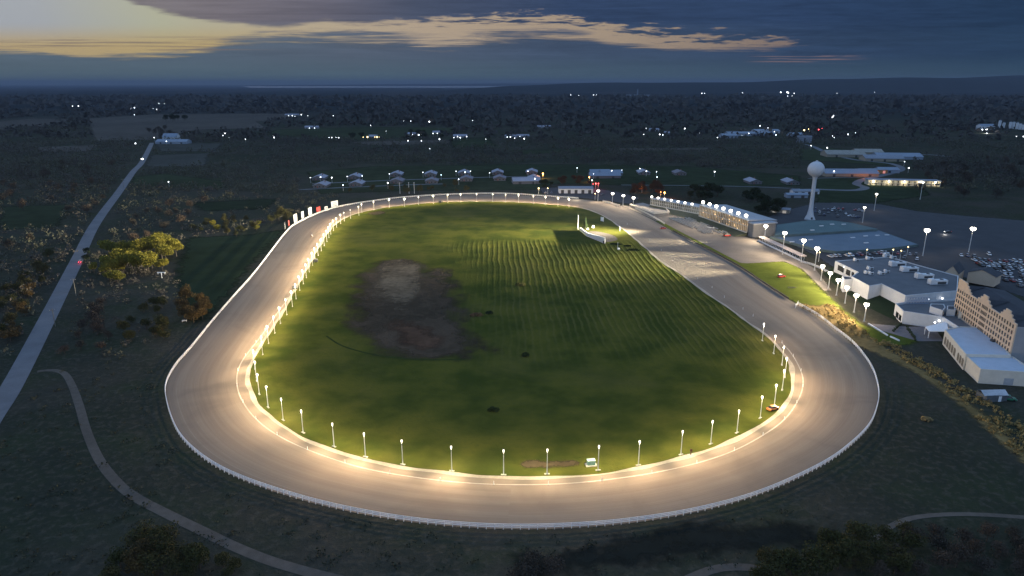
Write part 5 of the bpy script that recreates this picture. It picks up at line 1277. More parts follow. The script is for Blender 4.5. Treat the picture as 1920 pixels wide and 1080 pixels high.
# utility poles along the road
for k, (b, H, lb_) in enumerate((((143, 555), 9.5, 'weathered utility pole beside the road by the yellow trees'), ((104, 612), 8.5, 'weathered utility pole nearest the viewer along the road'), ((232, 352), 9.5, 'utility pole along the far part of the road'))):
    t = thing('utility_pole', lb_, 'utility pole', at(*b), 0.5); wd = M('pole_wood', (0.16, 0.15, 0.13), 0.9, 0.2, 1)
    MB().lathe([(0.16, 0), (0.11, H)], n=7).build('shaft', wd, t); MB().box((0, 0, H - 0.9), (2.4, 0.12, 0.14)).build('crossarm', wd, t)
    for s in (-1, 0, 1): MB().cyl((s, 0, H - 0.76), (s, 0, H - 0.5), 0.06, n=6).build('insulator', hvac_m, t)
for k, (x, lb_) in enumerate(((750, 'thin white pole beyond the far bend, first of three'), (767, 'thin white pole beyond the far bend, middle of three'), (777, 'thin white pole beyond the far bend, last of three'))):
    t = thing('pole', lb_, 'pole', at(x, 363)); MB().lathe([(0.2, 0), (0.12, 11)], n=6).build('shaft', white, t); MB().box((0, 0, 10.8), (0.8, 0.3, 0.3)).build('bracket', white, t)
# ------------------------------------------------------------------ trees
def foliage(name, cols):
    m, nt, b = new_mat(name); oi = nt.node('ShaderNodeObjectInfo'); rnd = S(nt, oi.outputs['Random'])
    p = nt.pos(); n = nt.noise(p, 0.5, 4, 0.6); n2 = nt.noise(p, 2.5, 2, 0.5)
    c = nt.ramp(nt.math('FRACT', rnd * 0.8 + (n - 0.5) * 0.8 + (n2 - 0.5) * 0.5 + 0.3), [(i / max(1, len(cols) - 1), c) for i, c in enumerate(cols)])
    nt.put(b.inputs['Base Color'], c); b.inputs['Roughness'].default_value = 0.95; b.inputs['Specular IOR Level'].default_value = 0.05
    MATS[name] = m; return m
FOL = {
    'yellow': foliage('yellow_leaves', [(0.105, 0.098, 0.018), (0.150, 0.135, 0.022), (0.175, 0.150, 0.024), (0.090, 0.092, 0.020)]),
    'orange': foliage('orange_leaves', [(0.080, 0.056, 0.024), (0.105, 0.068, 0.026), (0.070, 0.052, 0.026)]),
    'olive': foliage('olive_leaves', [(0.034, 0.038, 0.016), (0.060, 0.056, 0.022), (0.046, 0.048, 0.018), (0.076, 0.060, 0.024)]),
    'brown': foliage('brown_leaves', [(0.052, 0.042, 0.032), (0.080, 0.058, 0.042), (0.064, 0.050, 0.040), (0.042, 0.040, 0.032)]),
    'green': foliage('green_leaves', [(0.018, 0.028, 0.014), (0.028, 0.038, 0.018), (0.022, 0.030, 0.014)]),
    'sodium': foliage('sodium_lit_leaves', [(0.075, 0.040, 0.022), (0.10, 0.050, 0.026)]),  # orange of the sodium lamps is put into the leaf colour
}
barkm = M('bark', (0.05, 0.042, 0.035), 1, 0.3, 2)
def tree_proto(name, cat, col, H, R, nleaf, leaf, lobes, gap=0.15):
    t = thing(name, 'x', cat)
    tr = MB(); th = H * 0.32
    tr.lathe([(0.26 * H / 9, 0), (0.17 * H / 9, th * 0.5), (0.13 * H / 9, th)], n=7)
    L = []
    for k in range(lobes):
        a = k * 2.4 + random.uniform(-0.4, 0.4); rr = R * random.uniform(0.25, 0.62) if k else 0
        z = H * (random.uniform(0.42, 0.78) if k else 0.72)
        c = Vector((rr * math.cos(a), rr * math.sin(a), z)); L.append((c, R * random.uniform(0.36, 0.56)))
        tr.cyl((0, 0, th * random.uniform(0.7, 1.0)), c, 0.09 * H / 9, 0.03 * H / 9, 5)
        for j in range(3):
            d = Vector((random.gauss(0, 1), random.gauss(0, 1), random.uniform(0, 1))).normalized() * L[-1][1]
            tr.cyl(c - Vector((0, 0, 0.1)), c + d, 0.035 * H / 9, 0.012, 4)
    tr.build('trunk', barkm, t)
    n = nleaf; li = rng.integers(0, len(L), n)
    C = np.array([L[i][0] for i in li]); RR = np.array([L[i][1] for i in li])
    d = rng.normal(size=(n, 3)); d /= np.linalg.norm(d, axis=1)[:, None]
    r = RR * (0.45 + 0.6 * rng.random(n) ** 0.6)
    P = C + d * r[:, None] * np.array([1, 1, 0.85])
    keep = P[:, 2] > H * 0.12; P = P[keep]; n = len(P); d = d[keep]
    u = rng.normal(size=(n, 3)); u /= np.linalg.norm(u, axis=1)[:, None]
    w = np.cross(u, rng.normal(size=(n, 3))); w /= np.linalg.norm(w, axis=1)[:, None]
    s = leaf * rng.uniform(0.55, 1.4, n)[:, None]
    V = np.stack([P - u * s, P + w * s * 0.6, P + u * s, P - w * s * 0.6], 1).reshape(-1, 3)
    me = D.meshes.new('crown'); me.vertices.add(len(V)); me.vertices.foreach_set('co', V.ravel().astype(np.float32))
    me.loops.add(4 * n); me.loops.foreach_set('vertex_index', np.arange(4 * n, dtype=np.int32)); me.polygons.add(n)
    me.polygons.foreach_set('loop_start', np.arange(0, 4 * n, 4, dtype=np.int32)); me.polygons.foreach_set('loop_total', np.full(n, 4, dtype=np.int32))
    me.materials.append(FOL[col]); me.update(calc_edges=True); me.validate()
    c = D.objects.new('crown', me); COL.objects.link(c); c.parent = t
    return t
PT = {}
for col, nm in (('yellow', 'yellow_tree'), ('orange', 'orange_tree'), ('olive', 'scrub_tree'), ('brown', 'bare_tree'), ('green', 'dark_tree'), ('sodium', 'sodium_lit_tree')):
    PT[col] = [tree_proto(nm, 'tree', col, 9.0, 4.6, 1500 if col != 'brown' else 900, 0.31, lb_) for lb_ in (7, 9)]
tree_used = {}
bpy.context.view_layer.update()
for ps in PT.values():
    for p in ps: KIDS[p.name] = [(c, []) for c in kids_of(p)]
SPOTS = []
def plant(col, p, sc, label, group):
    k = random.randrange(2); pr = PT[col][k]; rz = random.uniform(0, 6.28)
    s3 = (sc * random.uniform(0.85, 1.2), sc * random.uniform(0.85, 1.2), sc * random.uniform(0.8, 1.15))
    SPOTS.append((p.x, p.y, 4.6 * sc))
    if pr.name not in tree_used:
        tree_used[pr.name] = 1; pr.location = p; pr.rotation_euler = (0, 0, rz); pr.scale = s3; pr['label'] = label; pr['group'] = group
    else: dup(pr, p, rz, label, group, s3)
def scatter(poly, n, mind, avoid=()):
    xs_ = [p[0] for p in poly]; ys_ = [p[1] for p in poly]; out = []; tries = 0
    wp = [V2(*p) for p in poly]; x0, x1 = min(v.x for v in wp), max(v.x for v in wp); y0, y1 = min(v.y for v in wp), max(v.y for v in wp)
    W2 = [(v.x, v.y) for v in wp]
    while len(out) < n and tries < n * 60:
        tries += 1; x = random.uniform(x0, x1); y = random.uniform(y0, y1)
        if not inside(W2, np.array([x]), np.array([y]))[0]: continue
        if any((x - a) ** 2 + (y - b) ** 2 < mind * mind for a, b in out): continue
        out.append((x, y))
    return [Vector((x, y, 0)) for x, y in out]
GROVES = [
    ('yellow', [(190, 500), (200, 478), (245, 468), (300, 462), (345, 478), (340, 503), (280, 516), (215, 520)], 26, 5.0, (1.0, 1.5), 'bright yellow autumn tree in the clump between road and track', 'yellow trees between road and track'),
    ('yellow', [(170, 515), (200, 500), (235, 510), (225, 535), (180, 536)], 8, 4, (0.6, 0.95), 'smaller yellow tree at the roadside end of the yellow clump', 'yellow trees between road and track'),
    ('orange', [(335, 590), (350, 566), (385, 570), (395, 598), (365, 612)], 10, 3.2, (0.6, 0.95), 'orange brown bush-like tree beside the dark meadow and track', 'orange trees by the meadow'),
    ('olive', [(210, 590), (300, 560), (320, 600), (310, 640), (230, 640)], 12, 5, (0.4, 0.75), 'olive scrub tree in the thicket right of the left road', 'scrub thicket right of the road'),
    ('orange', [(290, 640), (310, 600), (320, 622), (310, 640)], 3, 4, (0.4, 0.6), 'small orange bush in the olive thicket', 'scrub thicket right of the road'),
    ('brown', [(130, 620), (200, 560), (215, 640), (180, 680), (110, 670)], 12, 6, (0.45, 0.8), 'bare brown tree on the right verge of the left road', 'bare trees by the road'),
    ('olive', [(498, 418), (515, 402), (545, 400), (540, 418), (520, 424)], 5, 5, (0.7, 1.0), 'olive tree just outside the upper left bend of the track', 'trees outside the upper left bend'),
    ('yellow', [(375, 424), (440, 418), (500, 424), (498, 436), (420, 440)], 5, 9, (0.4, 0.65), 'dull yellow bush in the hedge row beyond the dark meadow', 'hedge row beyond the meadow'),
    ('olive', [(330, 430), (400, 408), (500, 420), (520, 436), (420, 446)], 16, 7, (0.45, 0.8), 'olive tree in the hedge row beyond the dark meadow', 'hedge row beyond the meadow'),
    ('green', [(157, 490), (163, 470), (170, 474), (164, 492)], 2, 3, (0.5, 0.8), 'dark roadside tree by the red taillights', 'dark trees at the roadside'),
    ('olive', [(0, 560), (60, 500), (100, 480), (90, 530), (30, 620), (0, 640)], 16, 7, (0.5, 0.9), 'olive tree in the wood left of the road', 'trees in the wood left of the road'),
    ('orange', [(0, 640), (40, 560), (70, 540), (50, 600), (0, 680)], 8, 6, (0.45, 0.8), 'rusty orange tree at the near edge of the wood left of the road', 'trees in the wood left of the road'),
    ('brown', [(0, 330), (180, 300), (230, 310), (160, 440), (110, 470), (0, 470)], 30, 12, (0.7, 1.15), 'bare brown tree in the far wood left of the road', 'trees in the wood left of the road'),
    ('brown', [(220, 420), (300, 380), (400, 380), (380, 410), (240, 470)], 14, 9, (0.6, 1.0), 'bare brown tree between road and yellow clump', 'bare trees beyond the yellow clump'),
    ('olive', [(195, 1110), (215, 1040), (280, 1015), (370, 1030), (395, 1090)], 11, 3.6, (0.50, 0.8), 'olive bush-like tree at the lower left below the dirt path', 'bushes at the lower left'),
    ('orange', [(240, 1060), (300, 1035), (330, 1070), (260, 1090)], 3, 3, (0.45, 0.65), 'orange tinged bush at the lower left below the dirt path', 'bushes at the lower left'),
    ('olive', [(395, 1090), (420, 1060), (450, 1075), (440, 1095)], 3, 2.2, (0.35, 0.5), 'small olive bush at the bottom edge by the dirt path', 'bushes at the lower left'),
    ('brown', [(970, 1100), (985, 1050), (1030, 1050), (1045, 1100)], 4, 3, (0.55, 0.8), 'bare grey brown tree alone at the bottom edge below the bend', 'tree below the bend'),
    ('olive', [(1400, 1100), (1425, 1065), (1480, 1058), (1510, 1090)], 6, 3, (0.5, 0.75), 'leafy olive tree at the bottom edge beside the short path', 'bushes at the lower right'),
    ('olive', [(1520, 1090), (1560, 1035), (1620, 1015), (1690, 1000), (1730, 1015), (1680, 1080)], 22, 4, (0.5, 0.85), 'olive tree in the thicket inside the curve of the right path', 'bushes at the lower right'),
    ('brown', [(1640, 1090), (1700, 1010), (1900, 1000), (1930, 1090)], 22, 4.6, (0.45, 0.75), 'bare dark tree below the right path', 'bushes at the lower right'),
    ('green', [(1283, 375), (1300, 358), (1345, 362), (1345, 382), (1310, 378)], 9, 6, (1.0, 1.5), 'dark dense tree behind the left half of the grandstand', 'dark trees behind the grandstand'),
    ('green', [(1380, 390), (1400, 368), (1470, 385), (1500, 398), (1480, 408), (1420, 402)], 13, 6, (1.0, 1.5), 'dark dense tree between grandstand and water tower', 'dark trees behind the grandstand'),
    ('sodium', [(1040, 350), (1060, 335), (1110, 340), (1110, 350)], 7, 7, (0.7, 1.1), 'tree lit orange behind the white barn', 'orange lit trees by the barn'),
    ('sodium', [(1180, 368), (1190, 352), (1225, 352), (1250, 366), (1215, 370)], 10, 6, (0.8, 1.2), 'tree lit orange beyond the far grandstand end', 'orange lit trees by the grandstand'),
    ('green', [(1000, 355), (1010, 345), (1040, 346), (1035, 356)], 4, 6, (0.7, 1.0), 'dark tree under the orange street lamp left of the barn', 'trees near the barn'),
    ('olive', [(650, 362), (700, 352), (830, 350), (900, 354), (880, 361), (740, 366)], 14, 9, (0.5, 0.9), 'olive tree just beyond the far bend rail', 'trees beyond the far bend'),
    ('brown', [(1700, 372), (1720, 330), (1800, 300), (1920, 300), (1920, 385), (1800, 375)], 26, 14, (0.9, 1.4), 'bare dark brown tree in the wood at the right edge', 'wood at the right edge'),
    ('green', [(755, 262), (765, 246), (800, 246), (850, 252), (850, 262)], 8, 14, (1.0, 1.6), 'dark tree among the lit farm houses in the distance', 'trees round the far farm houses'),
    ('green', [(650, 262), (660, 258), (680, 258), (678, 264)], 3, 10, (1.2, 1.7), 'dark round tree left of two yellow lights in the distance', 'trees round the far farm houses'),
    ('brown', [(272, 250), (300, 244), (350, 248), (345, 258), (285, 262)], 9, 14, (1.2, 1.8), 'dark tree in the grove where the road ends in the distance', 'grove at the end of the road'),
    ('green', [(303, 226), (340, 224), (352, 228), (310, 229)], 6, 26, (1.8, 2.6), 'dark tree in the island of trees on the brown field', 'tree island on the brown field'),
]
for col, poly, n, md, (s0, s1), lab, grp in GROVES:
    for p in scatter(poly, n, md): plant(col, p, random.uniform(s0, s1), lab, grp)
# ------------------------------------------------------------------ woods and scrub nobody could count: one mesh each, leaf sprays over the ground
def clumps(name, col, regions, spray, kindlab, holes=(), patchy=0.5):
    """regions: (pixel polygon, trees per hectare, height, radius)"""
    allV = []; tot = 0
    for poly, dens, H, R, nq in regions:
        wp = np.array([V2(*p)[:] for p in poly]); x0, y0 = wp.min(0); x1, y1 = wp.max(0)
        e = wp - np.roll(wp, -1, 0); area = abs(np.sum(wp[:, 0] * np.roll(wp[:, 1], -1) - np.roll(wp[:, 0], -1) * wp[:, 1])) / 2
        n = int(area / 1e4 * dens); m_ = int(n * (x1 - x0) * (y1 - y0) / max(area, 1)) + 8
        X_ = rng.uniform(x0, x1, m_); Y_ = rng.uniform(y0, y1, m_); k = inside(wp, X_, Y_)
        P = to_px(np.stack([X_, Y_, np.zeros(m_)], -1))
        for h in holes + tuple(HOLES): k &= ~inside(h, P[:, 0], P[:, 1])
        X_, Y_ = X_[k], Y_[k]; n = len(X_); 
        if not n: continue
        # patchy: thin out with a slow wave pattern
        f = np.sin(X_ * 0.013 + 1.3 * np.sin(Y_ * 0.009)) * np.sin(Y_ * 0.011 + 1.7 * np.sin(X_ * 0.007))
        kk = rng.random(n) < (1 - 0.76 * patchy) + patchy * f; X_, Y_ = X_[kk], Y_[kk]; n = len(X_)
        sc = rng.uniform(0.55, 1.35, n)
        B = np.repeat(np.stack([X_, Y_, np.zeros(n)], -1), nq, 0); S3 = np.repeat(sc, nq); N = n * nq
        d = rng.normal(size=(N, 3)); d[:, 2] = np.abs(d[:, 2]); d /= np.linalg.norm(d, axis=1)[:, None]
        r = rng.random(N) ** 0.4
        C = B + d * r[:, None] * np.stack([R * S3, R * S3, H * S3], -1); C[:, 2] += 0.1 * H
        u = rng.normal(size=(N, 3)); u /= np.linalg.norm(u, axis=1)[:, None]
        w = np.cross(u, rng.normal(size=(N, 3))); w /= np.linalg.norm(w, axis=1)[:, None] + 1e-9
        s = (R * spray * S3 * rng.uniform(0.6, 1.4, N))[:, None]
        allV.append(np.stack([C - u * s, C + w * s * 0.7, C + u * s, C - w * s * 0.7], 1).reshape(-1, 3)); tot += N
    V = np.concatenate(allV); V[:, 2] = np.maximum(V[:, 2], 0.02); N = tot
    me = D.meshes.new(name); me.vertices.add(len(V)); me.vertices.foreach_set('co', V.ravel().astype(np.float32))
    me.loops.add(4 * N); me.loops.foreach_set('vertex_index', np.arange(4 * N, dtype=np.int32)); me.polygons.add(N)
    me.polygons.foreach_set('loop_start', np.arange(0, 4 * N, 4, dtype=np.int32)); me.polygons.foreach_set('loop_total', np.full(N, 4, dtype=np.int32))
    me.materials.append(col); me.update(calc_edges=True)
    o = D.objects.new(name, me); COL.objects.link(o)
    return tag(o, kindlab[0], kindlab[1], kind='stuff')
def wood_mat(name, cols, s):
    m, nt, b = new_mat(name); p = nt.pos()
    n = nt.noise(p, s, 4, 0.6); n2 = nt.noise(p, s * 0.08, 4, 0.6)
    c = nt.ramp(nt.smooth(0.3, 0.7, n * 0.55 + n2 * 0.45), [(i / (len(cols) - 1), c) for i, c in enumerate(cols)])
    nt.put(b.inputs['Base Color'], c); b.inputs['Roughness'].default_value = 1; b.inputs['Specular IOR Level'].default_value = 0
    return m
road_hole = np.array([(-60, 700), (24, 690), (128, 487), (163, 420), (207, 355), (234, 320), (250, 300), (270, 266), (298, 266), (283, 303), (268, 325), (242, 364), (198, 426), (167, 492), (66, 722), (-20, 880), (-60, 860)])
HOLES = [np.array(p) for p in FIELDS] + [road_hole, np.array(OUT_PX),
    np.array([(560, 318), (1010, 312), (1290, 318), (1500, 335), (1500, 352), (1300, 352), (1130, 372), (1000, 366), (760, 368), (560, 364)]),
    np.array([(1500, 352), (1500, 278), (1560, 275), (1720, 290), (1760, 300), (1700, 310), (1740, 335), (1760, 372), (1640, 382), (1500, 390)])]
far_m = wood_mat('far_wood_leaves', [(0.028, 0.032, 0.032), (0.058, 0.056, 0.050), (0.075, 0.066, 0.058), (0.042, 0.048, 0.040)], 0.05)
mid_m = wood_mat('scrub_leaves', [(0.055, 0.054, 0.044), (0.080, 0.070, 0.062), (0.088, 0.090, 0.060), (0.088, 0.076, 0.066)], 0.05)
clumps('far_woods', far_m, [
    ([(-300, 182), (2300, 182), (2300, 205), (-300, 205)], 1.0, 20, 40, 9),
    ([(-200, 205), (2200, 205), (2150, 235), (-150, 235)], 4.0, 14, 20, 10),
    ([(-150, 235), (2150, 235), (2100, 262), (-120, 262)], 12, 10, 11, 11)], 0.34, ('dark mass of far woodland reaching to the horizon', 'woods'))
clumps('scrub_woods', mid_m, [
    ([(300, 262), (700, 266), (700, 271), (300, 268)], 150, 10, 5, 22), ([(900, 262), (1500, 268), (1500, 275), (900, 270)], 150, 10, 5, 22),
    ([(0, 245), (180, 243), (180, 249), (0, 252)], 110, 12, 6, 20), ([(560, 300), (1300, 296), (1300, 303), (560, 308)], 170, 9, 4.5, 24),
    ([(220, 345), (560, 352), (560, 361), (220, 356)], 220, 8, 4, 26), ([(0, 320), (230, 316), (220, 326), (0, 332)], 200, 9, 4.5, 24), ([(215, 392), (400, 372), (500, 378), (400, 392), (230, 412)], 260, 6.5, 3.6, 26),
    ([(-120, 262), (2100, 262), (2080, 290), (-100, 290)], 80, 8.5, 6, 20),
    ([(-100, 290), (1500, 290), (1500, 316), (-90, 316)], 120, 7, 5, 24),
    ([(1700, 290), (2080, 290), (2060, 360), (1720, 360)], 130, 8.5, 5, 24),
    ([(-90, 316), (560, 316), (560, 372), (-80, 372)], 170, 5.4, 4.2, 28),
    ([(560, 364), (640, 366), (560, 400), (480, 430), (400, 440), (200, 470), (210, 372), (560, 372)], 300, 3.8, 3.2, 26),
    ([(-80, 372), (210, 372), (120, 500), (0, 690), (-120, 690)], 300, 4.6, 3.4, 28),
    ([(170, 470), (350, 520), (320, 640), (200, 680), (90, 690), (60, 700)], 560, 2.4, 2.4, 24)], 0.165, ('dark autumn scrub covering the land round the track', 'scrub'))
clumps('tall_weeds', wood_mat('weed_leaves', [(0.034, 0.040, 0.028), (0.060, 0.058, 0.038), (0.046, 0.054, 0.036), (0.080, 0.068, 0.048)], 0.3), [
    ([(-60, 720), (120, 690), (150, 770), (200, 880), (300, 965), (560, 1085), (-60, 1100)], 520, 0.7, 1.6, 16),
    ([(140, 690), (310, 640), (305, 740), (330, 850), (470, 925), (700, 985), (900, 1010), (640, 1080), (420, 1000), (250, 920), (170, 790)], 420, 0.6, 1.5, 16),
    ([(640, 1085), (900, 1015), (1300, 985), (1500, 920), (1640, 1000), (1600, 1085)], 360, 0.5, 1.5, 14),
    ([(1680, 1085), (1720, 985), (1930, 980), (1930, 1085)], 500, 0.7, 1.5, 16)], 0.17, ('low dark weeds over the rough ground below the track', 'weeds'))
clumps('reed_strip', wood_mat('reed_leaves', [(0.15, 0.115, 0.05), (0.28, 0.21, 0.085), (0.12, 0.085, 0.045)], 0.4), [
    ([(1490, 572), (1520, 578), (1560, 600), (1600, 635), (1640, 665), (1600, 648), (1550, 612)], 1500, 1.3, 1.3, 26),
    ([(1536, 572), (1556, 572), (1585, 592), (1605, 612), (1640, 640), (1625, 642), (1590, 622), (1560, 600)], 1500, 1.5, 1.3, 26),
    ([(1625, 640), (1660, 655), (1720, 690), (1800, 752), (1925, 870), (1925, 800), (1830, 742), (1740, 680), (1660, 640)], 2400, 1.1, 1.3, 24)], 0.24, ('strip of tall dry reeds running down from the bend to the right edge', 'reeds'), patchy=0.1)
# ------------------------------------------------------------------ houses beyond the far bend
hw = M('house_wall', (0.15, 0.145, 0.15), 0.8, 0.15, 0.5); hr_m = M('grey_shingle', (0.30, 0.30, 0.35), 0.85, 0.12, 0.6); hr2 = M('mauve_shingle', (0.19, 0.175, 0.20), 0.85, 0.15, 0.6)
def house_proto(name, L, Wd, wall, rise, roofm):
    t = thing(name, 'x', 'house'); hx, hy = Wd / 2, L / 2
    MB().add([(-hx, -hy, 0), (hx, -hy, 0), (hx, -hy, wall), (0, -hy, wall + rise), (-hx, -hy, wall), (-hx, hy, 0), (hx, hy, 0), (hx, hy, wall), (0, hy, wall + rise), (-hx, hy, wall)], [(0, 1, 2, 3, 4), (6, 5, 9, 8, 7), (1, 6, 7, 2), (5, 0, 4, 9)]).build('wall', hw, t)
    ox, oy = hx + 0.7, hy + 0.7; dz = -0.7 * rise / hx
    r = MB()
    for s in (-1, 1):
        a = [(0, -oy, wall + rise + 0.05), (s * ox, -oy, wall + dz + 0.05), (s * ox, oy, wall + dz + 0.05), (0, oy, wall + rise + 0.05)]; b = [(x, y, z + 0.22) for x, y, z in a]
        r.hexa(a + b if s > 0 else a[::-1] + b[::-1])
    rf = r.build('roof', roofm, t)
    MB().box((hx * 0.4, hy * 0.3, wall + rise * 0.55), (0.9, 0.9, rise * 0.45 + 1.0)).build('chimney', M('brick', (0.22, 0.12, 0.09), 0.9, 0.2, 1), rf)
    for x in (-hx * 0.6, hx * 0.05, hx * 0.62): 
        w_ = MB().box((x, -hy - 0.03, 0.9), (1.5, 0.1, 1.3)).build('window', M('window_trim'), t); MB().box((x, -hy - 0.07, 1.0), (1.25, 0.1, 1.1)).build('pane', dark_gl, w_)
    MB().box((-hx * 0.3, -hy - 0.03, 0), (1.0, 0.1, 2.1)).build('door', M('door_paint', (0.25, 0.08, 0.06), 0.6), t)
    return t
hA = house_proto('house', 22, 14, 2.8, 2.6, hr_m); hB = house_proto('house', 20, 14, 2.8, 2.4, hr2)
hused = set(); bpy.context.view_layer.update()
for h_ in (hA, hB): KIDS[h_.name] = [(c, kids_of(c)) for c in kids_of(h_)]
def place_house(pr, p, rz, lab, sc=1.0):
    if pr.name not in hused: hused.add(pr.name); pr.location = p; pr.rotation_euler = (0, 0, rz); pr['label'] = lab; pr['group'] = 'grey roofed houses beyond the far bend'; pr.scale = (sc,) * 3
    else: dup(pr, p, rz, lab, 'grey roofed houses beyond the far bend', sc)
HS = [(600, 336, hA), (604, 350, hA), (666, 334, hA), (670, 347, hA), (744, 329.5, hA), (745, 342, hB), (808, 329, hA), (810, 342, hB), (870, 327, hA), (875, 338, hB), (933, 326, hA), (937, 337, hB), (997, 325, hA), (1001, 337, hA), (1206, 326, hA), (1273, 327, hB), (1411, 343, hA), (1481, 344, hA)]
col_i = 0
for i, (x, y, pr) in enumerate(HS):
    if i < 14: lab = '%s roofed gabled house, %s in the %s pair from the left' % ('pale grey' if pr is hA else 'dim mauve', 'rear' if i % 2 == 0 else 'front', ORD[i // 2])
    else: lab = ('pale gabled house past the red lit yard behind the barn', 'dim mauve gabled house right of the far trees', 'pale gabled house left of the water tower, farther one', 'pale gabled house just left of the water tower stem')[i - 14]
    place_house(pr, at(x, y), random.uniform(-0.06, 0.06), lab, 0.95)
def gabled(name, label, cat, pxy, L, Wd, wall, rise, rz, mw, mr, doors=0, lit=None):
    """long gabled shed: walls, roof and doors"""
    t = thing(name, label, cat, at(*pxy), rz); hx, hy = L / 2, Wd / 2
    MB().add([(-hx, -hy, 0), (-hx, hy, 0), (-hx, hy, wall), (-hx, 0, wall + rise), (-hx, -hy, wall), (hx, -hy, 0), (hx, hy, 0), (hx, hy, wall), (hx, 0, wall + rise), (hx, -hy, wall)], [(1, 0, 4, 3, 2), (5, 6, 7, 8, 9), (0, 5, 9, 4), (6, 1, 2, 7)]).build('wall', mw, t)
    ox, oy = hx + 0.5, hy + 0.5; dz = -0.5 * rise / hy; r = MB()
    for s in (-1, 1):
        a = [(-ox, 0, wall + rise + 0.05), (ox, 0, wall + rise + 0.05), (ox, s * oy, wall + dz + 0.05), (-ox, s * oy, wall + dz + 0.05)]; b = [(x, y, z + 0.2) for x, y, z in a]
        r.hexa(b + a if s > 0 else a + b)
    r.build('roof', mr, t)
    for k in range(doors):
        x = -hx + (k + 0.5) * L / doors
        MB().box((x, -hy - 0.04, 0.05), (min(3.0, L / doors * 0.5), 0.12, wall * 0.75)).build('door' if lit is None else 'lit_opening', lit or dark_m, t)
    return t
wsh = M('barn_white', (0.62, 0.63, 0.65), 0.7, 0.08, 0.4); bl = M('barn_blue', (0.25, 0.29, 0.35), 0.7, 0.1, 0.4); bl_r = M('barn_blue_roof', (0.19, 0.235, 0.30), 0.6, 0.1, 0.3); tan_b = M('barn_tan', (0.30, 0.26, 0.20), 0.8, 0.15, 0.3)
gr_r = M('barn_grey_roof', (0.20, 0.22, 0.26), 0.8, 0.15, 0.3)
gabled('barn', 'long white barn with dark roof just past the far bend', 'barn', (1079, 361), 34, 12, 4.6, 1.6, 0.0, wsh, gr_r, 5)
gabled('house', 'large L-shaped house wing with broad pale roof left of the barn', 'house', (986, 343), 30, 18, 3.2, 3.0, 0.1, hw, hr_m, 2)
gabled('barn', 'pale blue farm barn right of the far end of the left road', 'barn', (326, 269), 58, 20, 4, 3.5, -0.05, bl, bl_r, 3)
gabled('barn', 'small pale barn behind the blue farm barn', 'barn', (322, 263), 26, 22, 7, 6, 0.1, wsh, bl_r, 1)
gabled('stable', 'long stable with tan gable and blue grey roof beyond the water tower', 'stable', (1590, 329), 62, 22, 3.6, 4.2, -0.05, tan_b, bl_r, 3)
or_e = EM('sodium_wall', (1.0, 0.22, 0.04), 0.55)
gabled('loading_shed', 'low shed glowing orange under sodium light right of the stable', 'shed', (1633, 324), 34, 12, 4.2, 1.0, -0.03, M('sodium_lit_wall', (0.5, 0.22, 0.08), 0.8), gr_r, 4, or_e)  # sodium light is put into the wall colour and the glowing openings
gabled('shed', 'short pale blue shed right of the orange lit shed', 'shed', (1662, 323), 24, 16, 3.6, 2.6, -0.05, bl, bl_r, 1)
gabled('barn', 'tan roofed barn right of the bending lane, nearest the lane top', 'barn', (1580, 293), 56, 30, 4, 5, -0.1, tan_b, M('barn_tan_roof', (0.26, 0.25, 0.22), 0.8), 2)
gabled('barn', 'tan barn beyond the bending lane, behind two bright lamps', 'barn', (1625, 289), 40, 26, 4, 4, -0.1, tan_b, M('barn_tan_roof'), 2)
gabled('barn', 'wide tan and blue barn at the right end of the lane', 'barn', (1652, 301), 52, 26, 4, 4, -0.12, tan_b, gr_r, 3)
gabled('barn', 'long blue grey barn behind the wide tan barn', 'barn', (1680, 297), 62, 30, 4, 4, -0.12, bl, bl_r, 3)
gabled('roadside_board', 'grey blank shed end at the top of the bending lane', 'shed', (1507, 268), 26, 6, 12, 1, 0.0, M('shed_grey', (0.22, 0.24, 0.28), 0.8), gr_r, 1)
gabled('shed', 'low white stable block in front of the tower stem', 'shed', (1508, 363), 26, 9, 3, 1.4, 0.0, wsh, gr_r, 4)
gabled('shed', 'small pale shed left of the tower stem', 'shed', (1492, 370), 20, 8, 3, 1.2, 0.0, bl, bl_r, 2)
gabled('shed', 'small lit shed between dark trees and teal hall', 'shed', (1462, 398), 16, 7, 3, 1.2, -0.5, tan_b, gr_r, 2, EM('tan_lit', (1, 0.8, 0.5), 0.25))
for k, (q, L, lb_) in enumerate((((1365, 258), 34, 'low blue white shed in the lit compound far right of centre, left one'), ((1405, 254), 110, 'long pale blue warehouse in the brightly lit compound in the distance'), ((1435, 249), 60, 'second pale warehouse behind the long one in the lit compound'), ((1494, 256), 36, 'white gabled shed right of the lit compound'))):
    gabled('warehouse', lb_, 'warehouse', q, L * 0.9, 30, 5, 3, 0.0, bl, bl_r, 4)
for k, (q, L, lb_) in enumerate((((1124, 345 - 18), 24, 'pale blue house in the cluster behind the orange lit trees, left one'), ((1145, 328), 26, 'pale blue house in the cluster behind the orange lit trees, right one'), ((1133, 333), 36, 'low pale blue row house fronting the cluster behind the orange lit trees'))):
    gabled('house', lb_, 'house', q, L, 14, 3, 3, 0.05, hw, bl_r, 2)
dimw = M('farm_wall', (0.26, 0.27, 0.28), 0.8, 0.1, 0.3)
